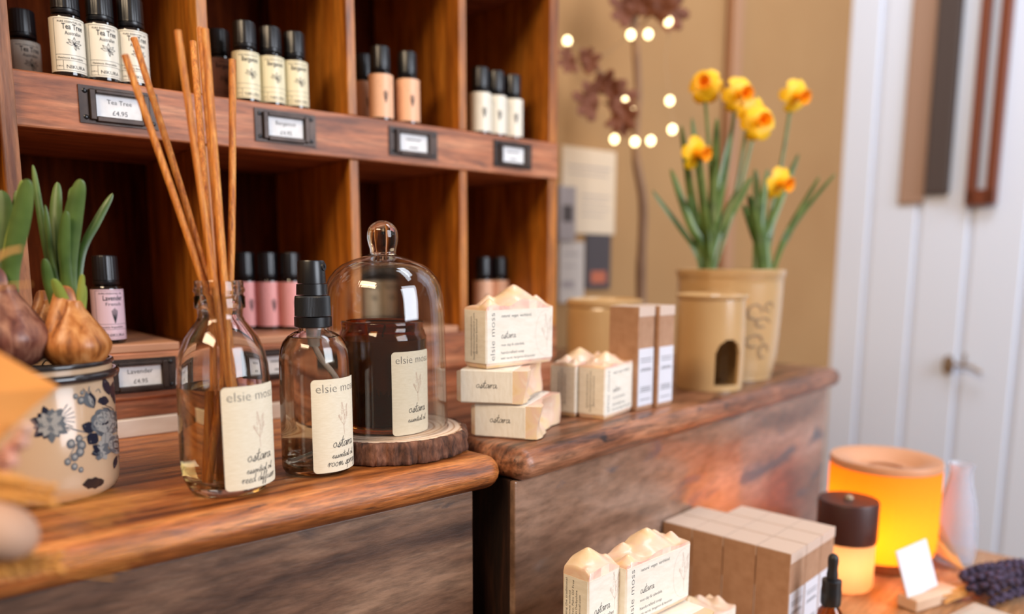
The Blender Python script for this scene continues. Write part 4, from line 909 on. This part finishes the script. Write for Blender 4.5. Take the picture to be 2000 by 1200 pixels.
d = bpy.data.lights.new('lamp_bulb', 'POINT'); d.energy = .46; d.color = (1.0, .56, .16); d.shadow_soft_size = .016; o = bpy.data.objects.new('lamp_bulb', d); C.objects.link(o); o.parent = LM; o.location = (-.012, -.01, .042)
P = stand(1645, 1162, .026, ZT); P.z = zt0
JL = thing('lidded_candle', 'peach glass candle, its glow from an added inner light, with a dark brown wooden lid, in front of the large lamp', 'candle', P, face(P))
dJ = depth(P+Vector((0, 0, .07))); rj = 60/F*dJ/math.hypot(1, P.x/P.y); zj = zat(P, 1052)+EYE-P.z; zk = zat(P, 975)+EYE-P.z
M['peach_glass'] = ms.copy(); n2 = M['peach_glass'].node_tree.nodes
for q in n2:
    if q.type == 'BSDF_TRANSLUCENT': q.inputs[0].default_value = (1, .62, .34, 1)
    if q.type == 'BSDF_DIFFUSE': q.inputs[0].default_value = (.85, .55, .32, 1)
bm = BM(); lathe(bm, smoothprof([(0, .0002), (rj*.8, .0004), (rj*.94, .004), (rj*.97, .012), (rj*.97, zj)], 3), 48); link('glass_body', bm, 'peach_glass', JL, True)
bm = BM(); lathe(bm, [(0, zj), (rj*1.0, zj), (rj*1.02, zj+.003), (rj*1.02, zk-.002), (rj*.99, zk), (0, zk)], 48); link('lid', bm, 'dark_lid', JL, True, sharp=40)
bm = BM(); blob(bm, (0, 0, zk+.001), .005, (1, 1, .8), 2); link('lid_knob', bm, 'brass', JL, True)
d = bpy.data.lights.new('added_jar_light', 'POINT'); d.energy = .07; d.color = (1.0, .72, .42); d.shadow_soft_size = .01; o = bpy.data.objects.new('added_jar_light', d); C.objects.link(o); o.parent = JL; o.location = (0, 0, .03)  # point light added inside the jar to make its glass glow
# dropper bottle
P = Vector((.2735, .632, zt0)); tz = zat(P, 1082)+EYE-P.z
DB = thing('dropper_bottle', 'small amber dropper bottle with black rubber bulb by the kraft boxes', 'bottle', P, face(P)); k = tz/.092; kr = .72
dd = depth(P+Vector((0, 0, tz))); q = lambda px: px/F*dd/math.hypot(1, P.x/P.y)
bm = BM(); lathe(bm, [(0, 0), (q(25), 0), (q(27), .002), (q(27), tz*.40), (q(24), tz*.46), (q(17), tz*.50), (q(15), tz*.55), (0, tz*.55)], 40); link('bottle_glass', bm, 'amber', DB, True)
bm = BM(); lathe(bm, [(0, tz*.52), (q(20), tz*.52), (q(21), tz*.54), (q(21), tz*.66), (q(20), tz*.67), (q(20), tz*.75), (q(13), tz*.76), (0, tz*.76)], 48, 0, None); link('collar', bm, 'black', DB, True, sharp=40)
bm = BM(); lathe(bm, smoothprof([(q(11), tz*.755), (q(11.5), tz*.80), (q(10), tz*.86), (q(11), tz*.92), (q(10), tz*.97), (q(5), tz*.995), (0, tz)], 4), 32); link('rubber_bulb', bm, 'black_matt', DB, True)
bm = BM(); mp = cyl(q(27)+.0001, rad(50)); patch(bm, q(50), tz*.36, lambda x, y, o: mp(x, y+tz*.2, o), .0008, .0002); link('label', bm, 'white_label', DB, True)
# card in a wooden holder
P = onz(1812, 1178, ZT); P.z = zt0
CH = thing('card_holder', 'small wooden block holding a blank white price card', 'card holder', P, rad(28))
bm = BM(); box(bm, -.034, .034, -.011, .011, 0, .013, bev=.002); link('wooden_block', bm, 'pale_wood', CH)
bm = BM(); box(bm, -.026, .022, -.0008, .0008, 0, .048, mx=Matrix.Translation((-.008, 0, .0132)) @ Matrix.Rotation(rad(-16), 4, 'X') @ Matrix.Rotation(rad(-6), 4, 'Y')); link('card', bm, 'white_label', CH)
# lavender bunch
P = onz(1950, 1165, ZT); P.z = zt0
LV = thing('lavender_bunch', 'bunch of dark purple dried lavender lying at the right edge of the table', 'dried flowers', P, rad(20), None)
rr_ = random.Random(5)
for k in range(26):
    a = rr_.uniform(-.5, .5); y0 = rr_.uniform(-.022, .026); z0 = .006+rr_.uniform(0, .020); bm = BM(); x0 = rr_.uniform(-.045, .0)
    L = rr_.uniform(.045, .07)
    for q_ in range(7):
        f = q_/6; c = (x0+L*f, y0+L*f*math.sin(a)*.4, z0+.004*math.sin(f*3)); blob(bm, c, .0048-.0018*abs(f-.4), (1.2, 1, 1), 1)
    link('lavender_head', bm, 'lavender', LV, True)
bm = BM()
for k in range(18): tube(bm, [(-.015, rr_.uniform(-.012, .012), rr_.uniform(.004, .018)), (-.075, rr_.uniform(-.012, .012)+.01, rr_.uniform(.002, .012))], .0009, 5)
tag(link('stalks', bm, 'wheat', LV), kind='stuff')
# pale vases and paper at the table's far end
def vase(label, px, py, pts, m):
    P = onz(px, py, ZT); P.z = zt0; t = thing('glass_vase', label, 'vase', P, face(P)); b = BM(); pr_ = smoothprof(pts, 4); lathe(b, [(0, 0)]+pr_+[(max(r-.002, .001), z) for r, z in reversed(pr_)][:-1]+[(0, .003)], 36); link('vase_body', b, m, t, True)
    return t
M['pale_glass'] = mat('pale_blue_glass', (.86, .90, 1.0), .12, trans=.75, ior=1.35)
vase('tall pale glass vase just right of the glowing lamp', 1862, 1096, [(.020, .0), (.022, .02), (.020, .06), (.012, .10), (.014, .115)], 'pale_glass')
P = onz(1925, 1262, ZT); bm = BM(); box(bm, -.075, .075, -.035, .045, 0, .006, bev=.0028); box(bm, -.07, .06, -.03, .035, .0062, .011, bev=.0022); tag(link('folded_cloth', bm, mat('cream_linen', (.50, .42, .34), .9), None, loc=(P.x, P.y, zt0), rz=rad(35)), 'folded cream linen in front of the lavender bunch', 'cloth')
P = onz(1880, 1120, ZT); bm = BM()
for k in range(7): tube(bm, smoothprof([(0, 0, .004), (.0+.004*k-.012, .02, .018+.004*math.sin(k)), (-.012+.005*k, .05, .030+.004*k)], 3), .0022-.0001*k, 6)
tag(link('dried_sprig', bm, 'wheat', None, True, loc=(P.x, P.y, zt0), rz=rad(30)), 'little sprig of orange dried stems between lamp and lavender', 'dried flowers')

# ================================================================== ENAMEL POT WITH BULBS
Rp = .0395
Cp = stand(100, 990, .034, ZL); Cp.z = EYE+ZL+.0003
EP = thing('enamel_pot', 'cream enamel pot with black rim and blue floral print, planted with bulbs', 'pot', Cp, face(Cp))
zrim_p = zat(Cp, 705)+EYE-Cp.z; Hp = zrim_p
bm = BM(); lathe(bm, [(0, .0005), (.031, .0), (.0345, .0006), (.0375, .003), (.0390, .0070), (Rp, .012), (Rp, Hp-.006), (Rp-.0012, Hp-.005), (Rp-.0012, Hp-.02), (Rp-.002, .006), (0, .004)], 96); link('pot_body', bm, 'enamel', EP, True, sharp=60)
bm = BM(); tube(bm, [(Rp*1.03*math.cos(2*PI*k/64), Rp*1.03*math.sin(2*PI*k/64), Hp-.008) for k in range(65)], .0027, 10); tube(bm, [(Rp*.985*math.cos(2*PI*k/64), Rp*.985*math.sin(2*PI*k/64), Hp-.001) for k in range(65)], .0017, 10); link('rim', bm, 'enamel_rim', EP, True)
bm = BM(); lathe(bm, [(Rp*.965, Hp-.0075), (Rp*1.0, Hp-.0070), (Rp*.99, Hp-.0015), (Rp*.955, Hp-.002)], 72); link('rim_band', bm, 'enamel', EP, True)
bm = BM(); lathe(bm, [(0, Hp-.018), (Rp*.93, Hp-.018), (Rp*.93, Hp-.010), (0, Hp-.006)], 40); tag(link('moss', bm, 'soil', EP, True), kind='stuff')
dP = depth(Cp+Vector((0, 0, .04))); cxp = 1000+F*(Cp.x*RT.x)/dP; hwp = Rp*F/dP*math.hypot(1, Cp.x/Cp.y)
print('pot cx', cxp, 'hw', hwp, 'H', Hp, 'dP', dP)
def pm(px, py, o):                            # decal point on the pot wall
    s = max(-.999, min(.999, (px-cxp)/hwp)); a = math.asin(s); front = Rp*math.cos(a)
    z = zat(Vector((Cp.x*(1-front/math.hypot(Cp.x, Cp.y)), Cp.y*(1-front/math.hypot(Cp.x, Cp.y)), 0)), py)+EYE-Cp.z
    z = max(.002, z); r = Rp+.0001+o-(max(0, .012-z)**2)*22
    return Vector((r*math.sin(a), -r*math.cos(a), z))
bm = BM(); lay = [0]
def petal(x, y, a, L, w_, mi, pt=1.0):
    lay[0] += 1; ca, sa = math.cos(a), math.sin(a); pts = []
    for k in range(14):
        t = 2*PI*k/14; u = .5-.5*math.cos(t); v = math.sin(t)*(.5 if pt < 1 else math.sin(PI*u)**.5*.6)
        pts.append((x+u*L*ca-v*w_*sa, y+u*L*sa+v*w_*ca))
    poly(bm, pts, pm, .000002*lay[0], mi)
def line(pts, w_, mi=1): lay[0] += 1; stroke(bm, pts, w_, pm, .000002*lay[0], mi)
pr2 = random.Random(4)
# thistle-like bloom on the left
for k in range(13): a = k*2*PI/13+.1; petal(98+10*math.cos(a), 830+10*math.sin(a), a, 21+7*(k % 2), 13, 0 if (2.0 < a < 4.6) else 1)
for k in range(12): a = k*2*PI/12; petal(98, 830, a, 27, 11, 2 if k % 3 else 1)
for k in range(7): a = -.9+k*.3; line([(112+14*math.cos(a), 822+14*math.sin(a)), (112+34*math.cos(a), 820+34*math.sin(a))], 2)
line([(128, 838), (150, 848), (176, 855)], 2.6)
# berries
for x, y, s in ((150, 778, 10), (163, 772, 8), (160, 786, 15), (134, 870, 17), (150, 862, 14), (154, 875, 18), (150, 888, 17), (139, 897, 15), (125, 905, 13), (137, 916, 13), (149, 924, 10)): petal(x-s*.5, y, .3, s*.98, s*1.15, 0, .5); petal(x-s*.45, y, .3, s*.88, s*1.02, 1, .5); petal(x-s*.2, y, .3, s*.5, s*.5, 2, .5)
line([(176, 858), (150, 868), (130, 895), (126, 905)], 1.6); line([(165, 785), (178, 770), (184, 800)], 1.6)
# bud
petal(184, 806, -2.0, 36, 22, 1); petal(184, 806, -1.75, 34, 13, 0); petal(183, 803, -1.9, 26, 7, 2); line([(172, 775), (165, 765)], 2); line([(176, 770), (178, 762)], 2); line([(190, 773), (196, 768), (200, 776)], 1.5)
# leaves
for x, y, a, L, w_ in ((219, 782, -1.85, 38, 14), (224, 788, -1.25, 38, 15), (217, 795, -2.9, 22, 16), (184, 850, -2.7, 30, 20), (186, 856, 2.3, 28, 22), (226, 905, 1.9, 28, 8), (208, 790, 2.9, 16, 12), (232, 800, -1.5, 24, 12)): petal(x, y, a, L, w_, 0); line([(x, y), (x+L*.8*math.cos(a), y+L*.8*math.sin(a))], .9, 2)
# big rose
for k in range(9): a = k*2*PI/9; petal(206+8*math.cos(a), 836+6*math.sin(a), a, 24, 24, 1, .5)
for k in range(9): a = k*2*PI/9+.3; petal(206+6*math.cos(a), 836+4*math.sin(a), a, 19, 18, 2, .5)
petal(186, 824, .3, 30, 26, 0, .5); petal(188, 824, .3, 24, 20, 2, .5); petal(190, 826, .5, 17, 12, 1, .5); petal(192, 828, .5, 12, 7, 2, .5)
for q in ((186, 850, 205, 858, 222, 838), (190, 856, 208, 866, 228, 846), (200, 806, 214, 810, 220, 830), (208, 802, 226, 812, 228, 834)): line([(q[0], q[1]), (q[2], q[3]), (q[4], q[5])], 1.4, 0)
for a in (.9, 1.3, 1.7): petal(204, 856, a, 26, 15, 2); line([(204, 856), (204+22*math.cos(a), 856+22*math.sin(a))], .9, 0)
# right edge flowers
for k in range(9): petal(236, 812+k*9, 1.4+.3*math.sin(k), 16, 11, 0 if k % 2 else 1)
for k in range(7): petal(241, 800+k*14, 1.5, 13, 6, 2)
# small flower and second rose
for k in range(7): a = k*2*PI/7+.2; petal(192, 892, a, 21, 12, 0 if 2 < a < 4 else (2 if k % 2 else 1))
petal(189, 892, 0, 6, 6, 2, .5)
for k in range(8): a = k*2*PI/8; petal(226+3*math.cos(a), 882+5*math.sin(a), a, 15, 18, 1 if k % 2 else 2, .5)
petal(218, 882, .2, 17, 18, 0, .5); petal(220, 883, .2, 11, 11, 2, .5)
for q in ((178, 905, 184, 908), (174, 892, 182, 899), (228, 905, 238, 925), (232, 903, 236, 915)): line([(q[0], q[1]), (q[2], q[3])], 1.4)
# chipped enamel at the foot
lay[0] += 60; poly(bm, [(172+(21+2*math.sin(k*2.3))*math.cos(k*PI/9), 955+(11+1.5*math.cos(k*3.1))*math.sin(k*PI/9)) for k in range(18)], pm, .00025, 3)
link('floral_print', bm, ['blue_dark', 'blue_mid', 'blue_pale', 'enamel_rim'], EP, True)
def bulb_plant(label, px, py, r, m, leaves, dep, cat='bulb plant', tall=1.5):
    Cx = atd(px, py, dep); t = thing('bulb_plant', label, cat, Cx, 0, 'sprouting bulbs in the enamel pot')
    b = BM(); lathe(b, smoothprof([(0, -r*.75), (r*.6, -r*.62), (r, -r*.05), (r*.94, r*.35), (r*.62, r*.85), (r*.34, r*1.25), (r*.26, r*tall), (r*.2, r*tall*1.02), (0, r*tall)], 4), 44, 0, None, lambda a, z: 1+.018*math.sin(a*7)+.012*math.sin(a*19)); link('bulb', b, m, t, True)
    b = BM(); blade(b, [(-r*.35, -r*.7, r*.4), (-r*.30, -r*.5, r*.9), (-r*.2, -r*.2, r*1.6), (-r*.3, -r*.1, r*2.0)], r*.35, (1, .3, 0), 0, .3); link('papery_skin', b, m, t, True)
    for pts, w_, pale, dd in leaves:
        b = BM(); pp = [atd(x, y, dep+dd*(i/(len(pts)-1)))-Cx for i, (x, y) in enumerate(pts)]; blade(b, pp, w_/F*dep*.5, (1, .15+dd*8, 0), 0, .22); link('leaf', b, 'leaf_pale' if pale else 'leaf', t, True)
    return t
dB = depth(Cp+Vector((0, 0, Hp)))
bulb_plant('fat golden-brown bulb with six broad green leaves, on the right side of the pot', 150, 680, .0185, 'bulb',
    [([(138, 622), (132, 520), (142, 420), (158, 350)], 36, 0, -.004), ([(135, 612), (120, 540), (108, 440), (112, 356)], 26, 0, .010), ([(150, 620), (158, 500), (190, 430), (220, 378)], 17, 0, .012), ([(118, 615), (105, 560), (82, 440), (64, 322)], 15, 0, .004),
     ([(140, 618), (127, 520), (124, 470), (129, 412)], 24, 0, -.008), ([(144, 600), (140, 400), (146, 362)], 16, 0, .014), ([(128, 618), (112, 560), (100, 500), (88, 400)], 13, 0, .0), ([(148, 622), (124, 590), (104, 545)], 24, 1, -.014), ([(112, 618), (96, 560), (86, 505)], 22, 0, -.006), ([(155, 615), (156, 580), (161, 536)], 14, 1, -.010), ([(162, 615), (163, 585), (164, 556)], 12, 1, -.006), ([(130, 615), (128, 560), (144, 440), (150, 375)], 14, 1, .006)], dB-.004)
bulb_plant('dark purple-brown bulb at the left edge with broad leaves', 18, 668, .0215, 'bulb_dark',
    [([(20, 600), (20, 520), (40, 420), (54, 350)], 38, 0, -.006), ([(5, 600), (0, 520), (2, 430), (2, 372)], 44, 0, .004), ([(15, 600), (12, 500), (32, 410), (43, 352)], 16, 1, .0), ([(-5, 600), (-20, 520), (-15, 420)], 34, 0, .0), ([(10, 600), (28, 480), (32, 372)], 20, 0, .010)], dB-.020)
bulb_plant('small pale-skinned bulb tucked between the two larger bulbs', 98, 645, .0125, 'bulb', [([(100, 620), (98, 570), (88, 505)], 18, 0, .004)], dB+.022)
bm = BM(); rr_ = random.Random(9)
for k in range(22):
    a = rr_.uniform(-.6, .6) if k < 12 else rr_.uniform(0, 6.28); c = Vector((Rp*.82*math.cos(a), Rp*.82*math.sin(a)*.9, Hp-.009)); p1 = c+Vector((rr_.uniform(-.004, .006), rr_.uniform(-.006, .004), rr_.uniform(.004, .012))); p2_ = p1+Vector((rr_.uniform(-.006, .006), rr_.uniform(-.004, .004), rr_.uniform(-.005, .004))); tube(bm, smoothprof([tuple(c), tuple(p1), tuple(p2_)], 3), .0005, 5)
tag(link('moss_strands', bm, 'soil', EP, True), kind='stuff')

# ================================================================== DRIED BOUQUET IN THE LEFT FOREGROUND
Bq = onz(-160, 1120, ZL); Bq.z = EYE+ZL+.002
BQ = thing('dried_bouquet', 'blurred bouquet of dried orange leaf, wheat and pale flowers entering from the left', 'dried flowers', Bq, 0)
def rel(x, y, d): return atd(x, y, d)-Bq
def ear(px0, py0, px1, py1, d, r):
    bm = BM(); a, b_ = rel(px0, py0, d), rel(px1, py1, d); n = 9
    for k in range(n):
        f = k/(n-1); c = a.lerp(b_, f); e = (.55+.45*math.sin(PI*min(1, f*1.15+.1)))*r
        for s_ in (-1, 1): blob(bm, c+Vector((0, 0, s_*r*.55)), e*.75, (1.5, .9, .8), 1, 0, Matrix.Rotation(-s_*.5, 3, 'Y'))
    tube(bm, [a, b_], r*.25, 6)
    for k in range(5):
        f = .3+.14*k; c = a.lerp(b_, f); tube(bm, [c, c+(b_-a).normalized()*.05+Vector((0, 0, .004*(k-2)))], .0003, 4)
    link('wheat_ear', bm, 'wheat', BQ, True)
    bm = BM(); tube(bm, smoothprof([(0, 0, .004), tuple(a*.5+Vector((0, 0, .004))), tuple(a)], 4), .001, 6); link('stem', bm, 'wheat', BQ, True)
ear(-90, 935, 100, 968, .300, .0052); ear(-90, 1110, 115, 1098, .305, .0050); ear(-120, 985, 40, 1000, .31, .0045)
bm = BM()
v = [rel(x, y, d) for x, y, d in ((-160, 560, .30), (-10, 688, .312), (112, 758, .325), (60, 800, .315), (0, 858, .30), (-160, 960, .29))]
v2 = [p+Vector((0, .0012, .0004)) for p in v]; c0, c1 = rel(-60, 770, .292), rel(-60, 770, .292)+Vector((0, .0012, 0))
f1 = [bm.verts.new(p) for p in v]; f2 = [bm.verts.new(p) for p in v2]; a = bm.verts.new(c0); b_ = bm.verts.new(c1)
for k in range(6):
    j = (k+1) % 6; bm.faces.new((a, f1[k], f1[j])); bm.faces.new((b_, f2[j], f2[k])); bm.faces.new((f1[k], f2[k], f2[j], f1[j]))
link('orange_leaf', bm, 'orange_paper', BQ, True)
bm = BM(); tube(bm, smoothprof([(0, 0, .004), tuple(rel(-160, 900, .3)), tuple(rel(-90, 800, .298))], 4), .0014, 6); link('stem', bm, 'wheat', BQ, True)
bm = BM()
for k, (x, y) in enumerate(((52, 838), (40, 850), (30, 872), (44, 862), (18, 880), (8, 892), (22, 900), (-8, 905), (5, 925), (-20, 920), (-5, 945))): blob(bm, rel(x, y, .30+.002*(k % 3)), .0030, (1, 1, 1.1), 1)
tube(bm, [rel(55, 835, .303), rel(10, 905, .303), rel(-60, 980, .303)], .0006, 5); link('blossom_spray', bm, 'blossom', BQ, True)
bm = BM(); blob(bm, rel(-5, 1035, .300), .0115, (1.35, 1, .95), 3, 0, Matrix.Rotation(.45, 3, 'Y')); link('seed_pod', bm, 'pod', BQ, True)
for x, y in (((30, 480), (60, 540)), ((150, 880), (10, 875))): pass
bm = BM(); tube(bm, smoothprof([tuple(rel(-60, 560, .31)), tuple(rel(0, 500, .315)), tuple(rel(42, 486, .32))], 4), .0007, 6); tube(bm, smoothprof([tuple(rel(-60, 572, .31)), tuple(rel(0, 560, .315)), tuple(rel(60, 556, .32))], 4), .0004, 6)
tube(bm, smoothprof([(0, 0, .003), tuple(rel(-150, 700, .30)), tuple(rel(-60, 566, .31))], 4), .0008, 6); link('dry_stalk', bm, 'wheat', BQ, True)
